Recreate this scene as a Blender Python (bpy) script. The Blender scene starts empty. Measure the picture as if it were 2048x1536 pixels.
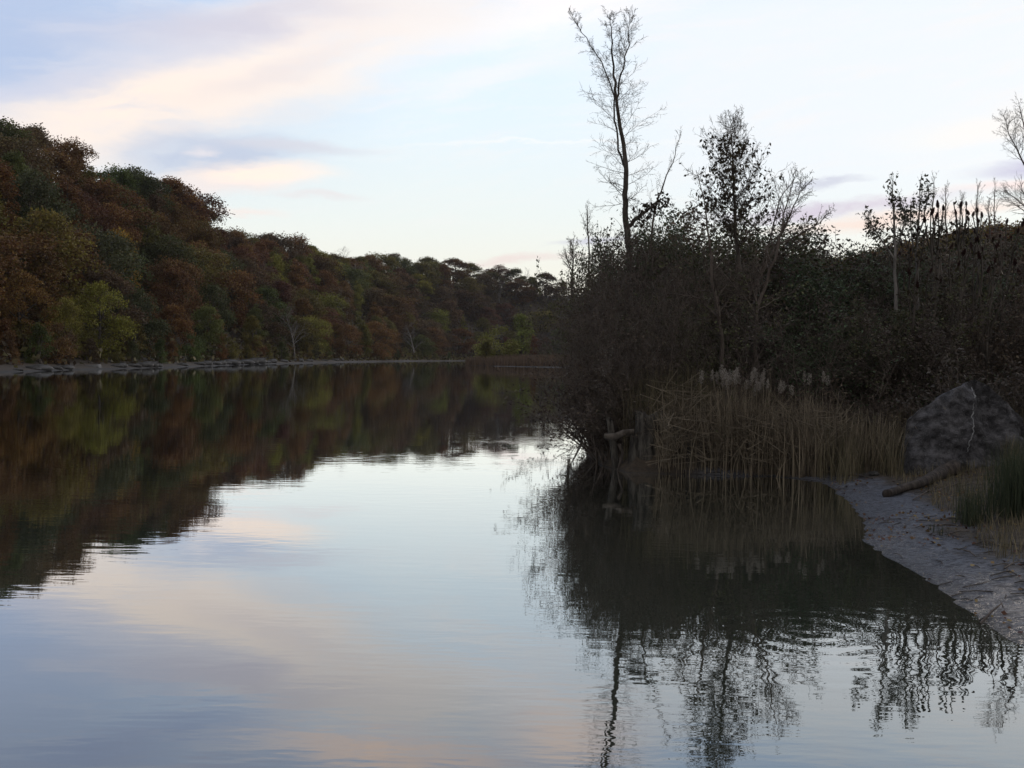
import bpy, math, random
import numpy as np
from mathutils import Vector, Matrix

S = bpy.context.scene
COL = S.collection
R = math.radians

# ------------------------------------------------------------------ camera
F = 2071.0                      # focal length in pixels of the 2048 px wide photograph
CAM = np.array([0.0, 0.0, 1.8])
PITCH, ROLL = R(-1.49), R(1.0)
cd = bpy.data.cameras.new('camera')
cd.sensor_width = 36.0
cd.lens = 36.0 * F / 2048.0
cd.clip_start, cd.clip_end = 0.1, 5000
cam = bpy.data.objects.new('camera', cd)
COL.objects.link(cam)
cam.matrix_world = (Matrix.Translation(CAM) @ Matrix.Rotation(R(90) + PITCH, 4, 'X')
                    @ Matrix.Rotation(ROLL, 4, 'Z'))
S.camera = cam
CR = np.array(cam.matrix_world.to_3x3())


def ray(px, py):
    v = CR @ np.array([(px - 1024) / F, -(py - 768) / F, -1.0])
    return v / np.linalg.norm(v)


def proj(p):
    v = CR.T @ (np.asarray(p, float) - CAM)
    return 1024 + F * v[0] / -v[2], 768 - F * v[1] / -v[2]


def at(px, py, Y):
    """World point seen at pixel (px, py) at forward distance Y."""
    v = ray(px, py)
    return CAM + v * (Y / v[1])


def onz(px, py, z=0.0):
    v = ray(px, py)
    return CAM + v * ((z - CAM[2]) / v[2])


# ------------------------------------------------------------------ world
S.view_settings.view_transform = 'Standard'
S.view_settings.look = 'None'
S.view_settings.exposure = 0.0
S.view_settings.gamma = 1.0
W = bpy.data.worlds.new('World')
S.world = W
W.use_nodes = True


class NT:
    """Short hand for building node trees."""
    def __init__(s, tree):
        s.t = tree
        s.t.nodes.clear()

    def n(s, typ, **kw):
        nd = s.t.nodes.new(typ)
        for k, v in kw.items():
            setattr(nd, k, v)
        return nd

    def put(s, sock, v):
        if isinstance(v, bpy.types.NodeSocket):
            s.t.links.new(v, sock)
        elif v is not None:
            sock.default_value = v

    def m(s, op, a, b=None, c=None, clamp=False):
        nd = s.n('ShaderNodeMath', operation=op, use_clamp=clamp)
        for i, v in enumerate((a, b, c)):
            s.put(nd.inputs[i], v)
        return nd.outputs[0]

    def mix(s, f, a, b, blend='MIX'):
        nd = s.n('ShaderNodeMix', data_type='RGBA', blend_type=blend)
        s.put(nd.inputs[0], f)
        for i, v in ((6, a), (7, b)):
            if isinstance(v, tuple) and len(v) == 3:
                v = v + (1,)
            s.put(nd.inputs[i], v)
        return nd.outputs[2]

    def ramp(s, f, stops, interp='LINEAR'):
        nd = s.n('ShaderNodeValToRGB')
        cr = nd.color_ramp
        cr.interpolation = interp
        while len(cr.elements) < len(stops):
            cr.elements.new(0.5)
        for e, (p, c) in zip(cr.elements, stops):
            e.position = p
            e.color = (c, c, c, 1) if not isinstance(c, tuple) else c + (1,)
        s.put(nd.inputs[0], f)
        return nd.outputs[0]

    def noise(s, vec, scale, detail=3, rough=0.55, dist=0.0, color=False):
        nd = s.n('ShaderNodeTexNoise')
        s.put(nd.inputs['Vector'], vec)
        nd.inputs['Scale'].default_value = scale
        nd.inputs['Detail'].default_value = detail
        nd.inputs['Roughness'].default_value = rough
        nd.inputs['Distortion'].default_value = dist
        return nd.outputs['Color' if color else 'Fac']

    def xyz(s, x, y, z=0.0):
        nd = s.n('ShaderNodeCombineXYZ')
        for i, v in enumerate((x, y, z)):
            s.put(nd.inputs[i], v)
        return nd.outputs[0]

    def sep(s, v):
        nd = s.n('ShaderNodeSeparateXYZ')
        s.put(nd.inputs[0], v)
        return nd.outputs

    def sstep(s, x, a, b, lo=0.0, hi=1.0):
        nd = s.n('ShaderNodeMapRange', interpolation_type='SMOOTHSTEP', clamp=True)
        s.put(nd.inputs[0], x)
        for i, v in zip((1, 2, 3, 4), (a, b, lo, hi)):
            nd.inputs[i].default_value = v
        return nd.outputs[0]


def build_sky():
    g = NT(W.node_tree)
    tc = g.n('ShaderNodeTexCoord').outputs['Generated']
    x, y, z = g.sep(tc)
    az = g.m('ARCTAN2', x, y)
    el = g.m('ARCSINE', z)
    # bearing and height of the sky, in units of about 28 degrees
    u0 = g.m('MULTIPLY', az, F / 1000)
    v0 = g.m('MULTIPLY', el, F / 1000)
    wv = g.xyz(g.m('MULTIPLY', u0, 3.0), g.m('MULTIPLY', v0, 9.0), 0.0)
    wn = g.sep(g.noise(wv, 1.0, 6, 0.62, color=True))
    wu = g.m('MULTIPLY', g.m('SUBTRACT', wn[0], 0.5), 0.22)
    wvv = g.m('MULTIPLY', g.m('SUBTRACT', wn[1], 0.5), 0.085)
    u = g.m('ADD', u0, wu)
    v = g.m('ADD', v0, wvv)
    base = g.ramp(g.m('MULTIPLY', v0, 0.625), [
        (0.0, (0.99, 0.83, 0.66)), (0.05, (1.0, 0.92, 0.77)), (0.10, (0.97, 0.96, 0.86)),
        (0.17, (0.91, 0.97, 0.95)), (0.26, (0.86, 0.97, 1.03)), (0.40, (0.79, 0.96, 1.14)),
        (0.52, (0.52, 0.70, 1.00)), (0.70, (0.42, 0.55, 0.82)), (1.0, (0.36, 0.46, 0.68))])
    # bluer towards the left, paler and brighter towards the afterglow on the right
    lb = g.m('MULTIPLY', g.sstep(u, -0.15, -0.95), g.sstep(v0, 0.22, 0.50))
    base = g.mix(lb, base, (0.50, 0.61, 0.84))
    rw = g.m('MULTIPLY', g.sstep(u, -0.05, 0.45), g.sstep(v0, 0.20, 0.42))
    rw = g.m('MULTIPLY', rw, g.sstep(v0, 0.80, 0.62))
    base = g.mix(rw, base, (0.92, 0.975, 1.03))
    # fine streaks of high cloud
    st = g.noise(g.xyz(g.m('MULTIPLY', u, 5.0), g.m('SUBTRACT', g.m('MULTIPLY', v, 34.0), g.m('MULTIPLY', u, 5.0)), 3.0), 1.0, 5, 0.62)
    stm = g.m('MULTIPLY', g.sstep(st, 0.42, 0.80), g.m('MULTIPLY', g.sstep(v0, 0.10, 0.5, 0.0, 0.5), g.sstep(u0, -1.1, -0.3, 0.35, 1.0)))
    base = g.mix(stm, base, (1.02, 0.97, 0.95))

    def P(px, py):
        return (px - 1024) / 1000.0, (706 + 0.0175 * (px - 570) - py) / 1000.0

    def blob(px, py, rx, ry, rot=0.0, soft=0.7):
        cu, cv = P(px, py)
        du = g.m('SUBTRACT', u, cu)
        dv = g.m('SUBTRACT', v, cv)
        c, s_ = math.cos(R(rot)), math.sin(R(rot))
        a = g.m('ADD', g.m('MULTIPLY', du, c * 1000 / rx), g.m('MULTIPLY', dv, s_ * 1000 / rx))
        b = g.m('ADD', g.m('MULTIPLY', du, -s_ * 1000 / ry), g.m('MULTIPLY', dv, c * 1000 / ry))
        d = g.m('SQRT', g.m('ADD', g.m('MULTIPLY', a, a), g.m('MULTIPLY', b, b)))
        return g.sstep(d, 1.0 + soft * 0.4, 1.0 - soft)

    clouds = [
        (340, 240, 580, 105, 20, 0.95, 1.0, (1.10, 0.95, 0.84)),
        (690, 80, 330, 110, 16, 0.95, 0.9, (1.08, 0.96, 0.88)),
        (480, 92, 340, 42, 10, 0.95, 0.85, (0.70, 0.68, 0.79)),
        (330, 160, 250, 26, 14, 0.9, 0.45, (0.66, 0.70, 0.86)),
        (560, 165, 250, 28, 20, 0.9, 0.45, (0.82, 0.76, 0.80)),
        (120, 235, 260, 24, 14, 0.9, 0.55, (0.66, 0.70, 0.86)),
        (60, 80, 220, 60, 10, 0.95, 0.4, (0.56, 0.65, 0.86)),
        (900, 40, 260, 70, 12, 0.95, 0.6, (1.0, 0.95, 0.93)),
        (1120, 60, 260, 60, 10, 0.95, 0.7, (1.15, 1.06, 1.02)),
        (960, 170, 220, 34, 14, 0.95, 0.55, (1.05, 1.0, 0.98)),
        (440, 325, 200, 50, 4, 0.7, 1.0, (0.60, 0.67, 0.82)),
        (590, 306, 150, 15, 0, 0.9, 0.7, (0.74, 0.74, 0.82)),
        (430, 380, 190, 26, 3, 0.8, 0.85, (0.98, 0.88, 0.85)),
        (520, 356, 160, 22, 2, 0.85, 1.0, (1.16, 0.97, 0.84)),
        (430, 321, 34, 10, 8, 0.95, 0.6, (0.98, 0.90, 0.90)),
        (650, 398, 90, 9, 0, 0.9, 0.6, (0.88, 0.82, 0.83)),
        (480, 436, 110, 9, 2, 0.9, 0.6, (1.03, 0.86, 0.80)),
        (1010, 520, 150, 9, 5, 0.9, 0.65, (0.90, 0.74, 0.72)),
        (1180, 481, 90, 9, 6, 0.9, 0.75, (0.62, 0.62, 0.76)),
        (1640, 387, 60, 8, 5, 0.9, 0.7, (0.62, 0.64, 0.78)),
        (1640, 432, 230, 16, 3, 0.9, 0.85, (0.68, 0.60, 0.74)),
        (1760, 456, 260, 16, 3, 0.9, 0.8, (1.02, 0.77, 0.67)),
        (1990, 375, 140, 22, 4, 0.9, 0.9, (0.58, 0.58, 0.78)),
        (1980, 410, 170, 13, 2, 0.9, 0.7, (1.03, 0.80, 0.77)),
        (1880, 300, 190, 26, 5, 0.9, 0.5, (1.08, 1.0, 0.92)),
        # above the picture, seen mirrored in the water
        (800, -50, 330, 42, 8, 0.95, 1.0, (1.22, 0.96, 0.83)),
        (300, -10, 300, 46, -6, 0.95, 0.85, (0.46, 0.55, 0.80)),
        (520, -75, 240, 40, 10, 0.95, 0.7, (0.62, 0.62, 0.78)),
        (1160, -20, 150, 60, 4, 0.95, 0.9, (1.3, 1.05, 0.92)),
        (150, -100, 200, 50, 0, 0.95, 0.6, (0.90, 0.82, 0.84)),
        (1650, -60, 500, 40, 2, 0.95, 0.6, (0.66, 0.84, 1.1)),
        (1000, -130, 700, 36, 0, 0.95, 0.6, (0.95, 0.84, 0.84)),
    ]
    patch = g.sstep(g.noise(g.xyz(g.m('MULTIPLY', u, 4.0), g.m('SUBTRACT', g.m('MULTIPLY', v, 16.0), g.m('MULTIPLY', u, 3.0)), 7.0), 1.0, 6, 0.62), 0.28, 0.55, 0.55, 1.0)
    for px, py, rx, ry, rot, soft, amt, col in clouds:
        k = g.m('MULTIPLY', g.m('MULTIPLY', blob(px, py, rx, ry, rot, soft), patch), amt)
        base = g.mix(k, base, col)
    # contrail
    base = g.mix(g.m('MULTIPLY', blob(1080, 301, 330, 3, 0.6, 0.9), 0.5), base, (1.03, 1.03, 1.03))
    back = g.sstep(y, 0.55, -0.25)
    base = g.mix(back, base, (0.62, 0.61, 0.63))
    base = g.mix(g.sstep(z, 0.0, -0.05), base, (0.04, 0.04, 0.04))
    sky = g.n('ShaderNodeTexSky', sky_type='NISHITA')
    sky.sun_disc = False
    sky.sun_elevation = R(5)
    sky.sun_rotation = R(38)
    bg0 = g.n('ShaderNodeBackground')
    g.put(bg0.inputs[0], sky.outputs[0])
    bg0.inputs[1].default_value = 0.06
    bg1 = g.n('ShaderNodeBackground')
    g.put(bg1.inputs[0], base)
    bg1.inputs[1].default_value = 1.06
    mx = g.n('ShaderNodeMixShader')
    mx.inputs[0].default_value = 0.92
    g.t.links.new(bg0.outputs[0], mx.inputs[1])
    g.t.links.new(bg1.outputs[0], mx.inputs[2])
    out = g.n('ShaderNodeOutputWorld')
    g.t.links.new(mx.outputs[0], out.inputs[0])


build_sky()
sl = bpy.data.lights.new('sun', 'SUN')
sl.energy = 1.0
sl.angle = R(16)
sl.color = (1.0, 0.86, 0.72)
sun = bpy.data.objects.new('sun', sl)
COL.objects.link(sun)
_sd = Vector((math.sin(R(38)) * math.cos(R(9)), math.cos(R(38)) * math.cos(R(9)), math.sin(R(9))))
sun.rotation_euler = _sd.to_track_quat('Z', 'Y').to_euler()
sun.location = _sd * 200

# ------------------------------------------------------------------ helpers
UP = np.array([0.0, 0.0, 1.0])


def nrm(v):
    return v / (np.linalg.norm(v) + 1e-12)


def vnoise(x, y, seed=0):
    """2-D value noise in 0..1 for numpy arrays."""
    x = np.asarray(x, float)
    y = np.asarray(y, float)
    xi, yi = np.floor(x).astype(np.int64), np.floor(y).astype(np.int64)
    fx, fy = x - xi, y - yi
    fx, fy = fx * fx * (3 - 2 * fx), fy * fy * (3 - 2 * fy)

    def h(a, b):
        n = (a * 374761393 + b * 668265263 + seed * 1442695041) & 0xffffffff
        n = ((n ^ (n >> 13)) * 1274126177) & 0xffffffff
        return ((n ^ (n >> 16)) & 0xffff) / 65535.0
    return ((h(xi, yi) * (1 - fx) + h(xi + 1, yi) * fx) * (1 - fy)
            + (h(xi, yi + 1) * (1 - fx) + h(xi + 1, yi + 1) * fx) * fy)


def fbm(x, y, seed=0, oct=4):
    t, a, s = 0.0, 0.5, 1.0
    for k in range(oct):
        t = t + a * vnoise(np.asarray(x) * s, np.asarray(y) * s, seed + k * 17)
        a *= 0.5
        s *= 2.03
    return t


class MB:
    """Collects polygons for ONE mesh."""
    def __init__(s):
        s.v, s.f, s.t, s.n = [], [], [], 0

    def add(s, verts, faces, tint=None):
        verts = np.asarray(verts, float)
        faces = np.asarray(faces, np.int64)
        s.v.append(verts)
        s.f.append(faces + s.n)
        s.n += len(verts)
        s.t.append(np.full(len(faces), 1.0) if tint is None else np.asarray(tint, float))

    def tube(s, pts, rad, sides=4, cap=False):
        pts = np.asarray(pts, float)
        rad = np.asarray(rad, float)
        n = len(pts)
        tan = np.gradient(pts, axis=0)
        tan /= np.linalg.norm(tan, axis=1)[:, None] + 1e-12
        ref = np.array([1.0, 0, 0]) if abs(tan[:, 0].mean()) < 0.8 else np.array([0, 1.0, 0])
        a = np.cross(tan, ref)
        a /= np.linalg.norm(a, axis=1)[:, None] + 1e-12
        b = np.cross(tan, a)
        th = np.arange(sides) * 2 * math.pi / sides
        ring = (pts[:, None, :] + rad[:, None, None] *
                (np.cos(th)[None, :, None] * a[:, None, :] + np.sin(th)[None, :, None] * b[:, None, :]))
        i = np.arange(n - 1)[:, None] * sides
        j = np.arange(sides)[None, :]
        k = (j + 1) % sides
        q = np.stack([i + j, i + k, i + sides + k, i + sides + j], -1).reshape(-1, 4)
        V = ring.reshape(-1, 3)
        if cap:
            c0, c1 = len(V), len(V) + 1
            V = np.vstack([V, pts[0], pts[-1]])
            e = []
            for jj in range(sides):
                kk = (jj + 1) % sides
                e.append([kk, jj, c0, c0])
                e.append([(n - 1) * sides + jj, (n - 1) * sides + kk, c1, c1])
            q = np.vstack([q, np.array(e)])
        s.add(V, q)

    def leaves(s, P, size, rng, aspect=0.55, droop=0.0, flat=0.0, tv=0.35):
        P = np.asarray(P, float)
        n = len(P)
        if n == 0:
            return
        size = np.broadcast_to(np.asarray(size, float), (n,)) * rng.uniform(0.7, 1.3, n)
        a = rng.normal(size=(n, 3))
        a[:, 2] = a[:, 2] * (1 - flat) - droop
        a /= np.linalg.norm(a, axis=1)[:, None]
        b = rng.normal(size=(n, 3))
        if flat:
            b[:, 2] *= (1 - flat)
        b -= (a * b).sum(1)[:, None] * a
        b /= np.linalg.norm(b, axis=1)[:, None] + 1e-9
        nn = np.cross(a, b)
        a *= size[:, None] * 0.5
        b *= size[:, None] * 0.5 * aspect
        nn *= size[:, None] * 0.08
        V = np.stack([P - a, P + b - a * 0.1 + nn, P + a, P - b - a * 0.1 + nn], 1).reshape(-1, 3)
        s.add(V, np.arange(4 * n).reshape(n, 4), rng.uniform(1 - tv, 1 + tv, n))

    def mesh(s, name):
        me = bpy.data.meshes.new(name)
        if not s.v:
            return me
        V = np.vstack(s.v)
        Fq = np.vstack([f if f.shape[1] == 4 else np.hstack([f, f[:, 2:3]]) for f in s.f])
        tri = Fq[:, 2] == Fq[:, 3]
        cnt = np.where(tri, 3, 4)
        start = np.concatenate([[0], np.cumsum(cnt)[:-1]])
        mask = np.ones(Fq.shape, bool)
        mask[tri, 3] = False
        loops = Fq[mask]
        me.vertices.add(len(V))
        me.vertices.foreach_set('co', V.astype(np.float32).ravel())
        me.loops.add(len(loops))
        me.loops.foreach_set('vertex_index', loops.astype(np.int32))
        me.polygons.add(len(Fq))
        me.polygons.foreach_set('loop_start', start.astype(np.int32))
        me.polygons.foreach_set('loop_total', cnt.astype(np.int32))
        at_ = me.attributes.new('tint', 'FLOAT', 'FACE')
        at_.data.foreach_set('value', np.concatenate(s.t).astype(np.float32))
        me.update(calc_edges=True)
        me.validate()
        return me


def obj(name, me, mat=None, parent=None, color=None, smooth=False):
    if isinstance(me, MB):
        me = me.mesh(name)
    if mat is not None and not me.materials:
        me.materials.append(mat)
    if smooth:
        me.polygons.foreach_set('use_smooth', np.ones(len(me.polygons), bool))
    o = bpy.data.objects.new(name, me)
    COL.objects.link(o)
    if parent is not None:
        o.parent = parent
    if color is not None:
        o.color = (*color, 1)
    return o


REG = []        # (object, label, where in the picture) - labels are finished at the end


def tag(o, label, cat, group=None, kind=None, ref=None):
    o['label'] = label
    if cat:
        o['category'] = cat
    if group:
        o['group'] = group
    if kind:
        o['kind'] = kind
    REG.append((o, ref if ref is not None else tuple(o.location)))
    return o


def thing(name, loc=(0, 0, 0), rz=0.0, sc=1.0):
    o = bpy.data.objects.new(name, None)
    o.empty_display_size = 0.2
    COL.objects.link(o)
    o.location = tuple(loc)
    o.rotation_euler = (0, 0, rz)
    o.scale = (sc, sc, sc) if not isinstance(sc, tuple) else sc
    return o


def struct(name, me, mat, smooth=False):
    o = obj(name, me, mat, smooth=smooth)
    o['kind'] = 'structure'
    return o


# ------------------------------------------------------------------ materials
MATS = {}


def mat(name):
    m = bpy.data.materials.new(name)
    m.use_nodes = True
    MATS[name] = m
    return m, NT(m.node_tree)


def finish(g, shader, disp=None):
    o = g.n('ShaderNodeOutputMaterial')
    g.t.links.new(shader, o.inputs[0])


def principled(g, col, rough=0.7, spec=0.3, normal=None, **kw):
    p = g.n('ShaderNodeBsdfPrincipled')
    g.put(p.inputs['Base Color'], col if not (isinstance(col, tuple) and len(col) == 3) else col + (1,))
    g.put(p.inputs['Roughness'], rough)
    g.put(p.inputs['Specular IOR Level'], spec)
    if normal is not None:
        g.put(p.inputs['Normal'], normal)
    for k, v in kw.items():
        g.put(p.inputs[k], v)
    return p.outputs[0]


def bump(g, h, dist=0.02, strength=1.0):
    b = g.n('ShaderNodeBump')
    b.inputs['Distance'].default_value = dist
    b.inputs['Strength'].default_value = strength
    g.put(b.inputs['Height'], h)
    return b.outputs[0]


def foliage_mat(name, trans=0.25):
    """Leaves: the tree's own colour (object colour), each leaf a little different."""
    m, g = mat(name)
    oi = g.n('ShaderNodeObjectInfo')
    a = g.n('ShaderNodeAttribute', attribute_name='tint')
    hs = g.n('ShaderNodeHueSaturation')
    g.put(hs.inputs['Color'], oi.outputs['Color'])
    g.put(hs.inputs['Hue'], g.m('ADD', g.m('MULTIPLY', g.m('SUBTRACT', a.outputs['Fac'], 1.0), 0.07), 0.5))
    nz = g.noise(g.n('ShaderNodeTexCoord').outputs['Object'], 0.35, 2)
    g.put(hs.inputs['Value'], g.m('MULTIPLY', a.outputs['Fac'], g.sstep(nz, 0.3, 0.7, 0.65, 1.3)))
    p = principled(g, hs.outputs[0], 0.6, 0.15)
    tr = g.n('ShaderNodeBsdfTranslucent')
    g.put(tr.inputs[0], hs.outputs[0])
    mx = g.n('ShaderNodeMixShader')
    mx.inputs[0].default_value = trans
    g.t.links.new(p, mx.inputs[1])
    g.t.links.new(tr.outputs[0], mx.inputs[2])
    finish(g, mx.outputs[0])
    return m


def bark_mat(name, c0, c1, scale=9.0):
    m, g = mat(name)
    tc = g.n('ShaderNodeTexCoord').outputs['Object']
    x, y, z = g.sep(tc)
    n = g.noise(g.xyz(x, y, g.m('MULTIPLY', z, 0.25)), scale, 5, 0.65)
    col = g.mix(g.sstep(n, 0.35, 0.68), c0, c1)
    finish(g, principled(g, col, 0.85, 0.2, bump(g, n, 0.03)))
    return m


def reed_mat(name, c0, c1, trans=0.2):
    m, g = mat(name)
    a = g.n('ShaderNodeAttribute', attribute_name='tint')
    tc = g.n('ShaderNodeTexCoord').outputs['Object']
    n = g.noise(tc, 3.0, 3)
    col = g.mix(g.sstep(a.outputs['Fac'], 0.6, 1.4), c0, c1)
    col = g.mix(g.sstep(n, 0.4, 0.75, 0, 0.5), col, tuple(0.6 * k for k in c0))
    p = principled(g, col, 0.7, 0.2)
    tr = g.n('ShaderNodeBsdfTranslucent')
    g.put(tr.inputs[0], col)
    mx = g.n('ShaderNodeMixShader')
    mx.inputs[0].default_value = trans
    g.t.links.new(p, mx.inputs[1])
    g.t.links.new(tr.outputs[0], mx.inputs[2])
    finish(g, mx.outputs[0])
    return m


M_LEAF = foliage_mat('leaves')
M_DRY = foliage_mat('dry_leaves', 0.15)
M_BARK = bark_mat('bark', (0.035, 0.028, 0.022), (0.10, 0.085, 0.07))
M_PALE = bark_mat('pale_bark', (0.10, 0.09, 0.08), (0.24, 0.22, 0.20))
M_TWIG = bark_mat('twig_bark', (0.065, 0.05, 0.04), (0.14, 0.115, 0.095))
M_WOOD = bark_mat('old_wood', (0.022, 0.019, 0.016), (0.095, 0.085, 0.07), 14)
M_LOG = bark_mat('driftwood', (0.025, 0.02, 0.017), (0.075, 0.06, 0.048), 14)
M_REED = reed_mat('dead_reed', (0.065, 0.052, 0.038), (0.30, 0.245, 0.17))
M_GRASS = reed_mat('tall_grass', (0.065, 0.06, 0.034), (0.22, 0.18, 0.11))
M_GREEN = reed_mat('green_blades', (0.028, 0.038, 0.022), (0.06, 0.07, 0.036))
M_PLUME = reed_mat('seed_fluff', (0.20, 0.175, 0.145), (0.38, 0.34, 0.29), 0.3)
M_FARREED = reed_mat('far_reed', (0.11, 0.075, 0.05), (0.18, 0.125, 0.085))
M_SEED = reed_mat('sumac_seed', (0.022, 0.010, 0.009), (0.05, 0.02, 0.016), 0.0)


def rock_mat(name, c0, c1, scale=6.0):
    m, g = mat(name)
    tc = g.n('ShaderNodeTexCoord').outputs['Object']
    n1 = g.noise(tc, scale, 6, 0.65)
    n2 = g.noise(tc, scale * 6, 4, 0.7)
    col = g.mix(g.sstep(n1, 0.35, 0.7), c0, c1)
    col = g.mix(g.sstep(n2, 0.56, 0.7, 0, 0.7), col, tuple(min(1, 1.7 * k) for k in c1))
    h = g.m('ADD', n1, g.m('MULTIPLY', n2, 0.35))
    finish(g, principled(g, col, 0.8, 0.3, bump(g, h, 0.08)))
    return m


M_ROCK = rock_mat('boulder_stone', (0.030, 0.029, 0.030), (0.125, 0.12, 0.125), 9.0)
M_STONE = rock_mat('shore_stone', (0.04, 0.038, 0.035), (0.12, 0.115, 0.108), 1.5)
M_VEIN = rock_mat('quartz', (0.22, 0.22, 0.22), (0.5, 0.5, 0.5), 20)
M_WHITE = rock_mat('white_plastic', (0.5, 0.55, 0.55), (0.75, 0.8, 0.8), 10)


def ground_material():
    m, g = mat('earth_and_mud')
    geo = g.n('ShaderNodeNewGeometry').outputs['Position']
    x, y, z = g.sep(geo)
    n1 = g.noise(geo, 1.3, 5, 0.6)
    n2 = g.noise(geo, 7.0, 6, 0.7)
    n3 = g.noise(geo, 45.0, 4, 0.65)
    soil = g.mix(g.sstep(n2, 0.35, 0.7), (0.03, 0.022, 0.014), (0.085, 0.06, 0.035))
    mud = g.mix(g.sstep(n2, 0.35, 0.65), (0.056, 0.058, 0.068), (0.11, 0.114, 0.132))
    n4 = g.noise(g.xyz(g.m('MULTIPLY', x, 0.8), y, z), 17.0, 6, 0.72)
    mud = g.mix(g.sstep(n4, 0.50, 0.60, 0, 0.85), mud, (0.020, 0.017, 0.016))
    gravel = g.mix(g.sstep(n3, 0.35, 0.65), (0.02, 0.017, 0.014), (0.05, 0.045, 0.04))
    near = g.sstep(y, 40, 30)
    low = g.mix(near, gravel, mud)
    zz = g.m('ADD', z, g.m('MULTIPLY', g.m('SUBTRACT', n1, 0.5), 0.16))
    k = g.m('MAXIMUM', g.sstep(zz, 0.065, 0.115), g.m('MULTIPLY', g.sstep(x, 3.5, 2.5), g.m('MULTIPLY', near, g.sstep(y, 11.0, 15.0))))
    col = g.mix(k, low, soil)
    col = g.mix(g.m('MULTIPLY', near, g.sstep(z, 0.022, 0.0, 0, 0.6)), col, (0.02, 0.019, 0.019))
    # a wet margin stays darker and glossy, drier mud above it
    wet = g.m('MULTIPLY', g.m('SUBTRACT', 1.0, k), g.sstep(g.m('ADD', z, g.m('MULTIPLY', g.m('SUBTRACT', n2, 0.5), 0.10)), 0.11, 0.03))
    rough = g.m('SUBTRACT', 0.85, g.m('MULTIPLY', g.m('MULTIPLY', wet, near), g.sstep(n4, 0.60, 0.42, 0.15, 0.60)))
    h = g.m('ADD', g.m('ADD', g.m('MULTIPLY', n2, 0.6), g.m('MULTIPLY', n3, 0.2)), g.m('MULTIPLY', n4, 0.5))
    finish(g, principled(g, col, rough, 0.5, bump(g, h, 0.10)))
    return m


def water_material():
    m, g = mat('river_water')
    geo = g.n('ShaderNodeNewGeometry').outputs['Position']
    x, y, z = g.sep(geo)
    # long slow swells, short wind ripples in patches, and a ring set off near the bank
    a = g.noise(g.xyz(g.m('MULTIPLY', x, 0.30), g.m('MULTIPLY', y, 1.1), 0.0), 1.0, 2, 0.5)
    b = g.noise(g.xyz(g.m('MULTIPLY', x, 2.0), g.m('MULTIPLY', y, 6.0), 4.0), 1.0, 2, 0.5)
    c = g.noise(g.xyz(g.m('MULTIPLY', x, 5.0), g.m('MULTIPLY', y, 14.0), 9.0), 1.0, 2, 0.5)
    p = g.m('MULTIPLY', g.sstep(g.noise(geo, 0.28, 2), 0.36, 0.62), g.sstep(x, -3.0, 2.0, 0.35, 1.0))
    h = g.m('MULTIPLY', a, 0.0011)
    h = g.m('ADD', h, g.m('MULTIPLY', b, g.m('ADD', 0.0005, g.m('MULTIPLY', p, 0.0014))))
    h = g.m('ADD', h, g.m('MULTIPLY', c, g.m('MULTIPLY', p, 0.00055)))
    cx, cy = 2.15, 6.4
    for (cx, cy, f, amp, r0, r1) in ((2.0, 6.9, 30.0, 0.00022, 0.2, 2.2), (2.4, 6.0, 42.0, 0.00016, 0.1, 1.0)):
        dx, dy = g.m('SUBTRACT', x, cx), g.m('SUBTRACT', y, cy)
        r = g.m('SQRT', g.m('ADD', g.m('MULTIPLY', dx, dx), g.m('MULTIPLY', dy, dy)))
        r = g.m('ADD', r, g.m('MULTIPLY', g.noise(geo, 1.2, 2), 0.15))
        w = g.m('MULTIPLY', g.m('SINE', g.m('MULTIPLY', r, f)), g.sstep(r, r1, r0))
        h = g.m('ADD', h, g.m('MULTIPLY', w, amp))
    nr = bump(g, h, 1.0)
    murk = g.mix(g.noise(geo, 0.1, 3), (0.022, 0.027, 0.019), (0.030, 0.035, 0.025))
    fr = g.n('ShaderNodeFresnel')
    fr.inputs['IOR'].default_value = 1.65
    g.put(fr.inputs['Normal'], nr)
    gl = g.n('ShaderNodeBsdfGlossy')
    gl.inputs['Roughness'].default_value = 0.012
    gl.inputs['Color'].default_value = (0.97, 0.99, 1.0, 1)
    g.put(gl.inputs['Normal'], nr)
    df = g.n('ShaderNodeBsdfDiffuse')
    g.put(df.inputs['Color'], murk)
    mx = g.n('ShaderNodeMixShader')
    g.put(mx.inputs[0], g.m('MULTIPLY', fr.outputs[0], 1.75, clamp=True))
    g.t.links.new(df.outputs[0], mx.inputs[1])
    g.t.links.new(gl.outputs[0], mx.inputs[2])
    finish(g, mx.outputs[0])
    return m


M_GROUND = ground_material()
M_WATER = water_material()

# ------------------------------------------------------------------ terrain
LS = [(-44, -60), (-42, 30), (-40, 60)] + [tuple(onz(px, py)[:2]) for px, py in
     ((0, 745), (160, 739.5), (300, 736), (420, 732), (560, 727.5), (700, 724.3), (830, 722.5))] + \
     [(-18, 400), (15, 470), (80, 520), (260, 560)]
RS = [(-44, -60), (-20, -6), (-6, 0.6), (0.4, 1.3), (2.3, 2.0), (3.1, 4.0)] + \
     [tuple(onz(px, py)[:2]) for px, py in ((2048, 1300), (1960, 1250), (1900, 1200), (1800, 1130), (1722, 1085),
      (1722, 1040), (1690, 1000), (1640, 964), (1550, 955), (1400, 950), (1250, 945))] + \
     [(1.5, 17.4), (1.38, 19), (1.8, 24), (3.0, 35), (6, 60), (12, 120), (15, 180), (10, 196), (-4, 200), (-9.5, 205),
      (-4, 212), (14, 235), (45, 340), (90, 450), (260, 500)]
LS, RS = np.array(LS), np.array(RS)
POLY = np.vstack([LS, RS[::-1]])


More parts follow.
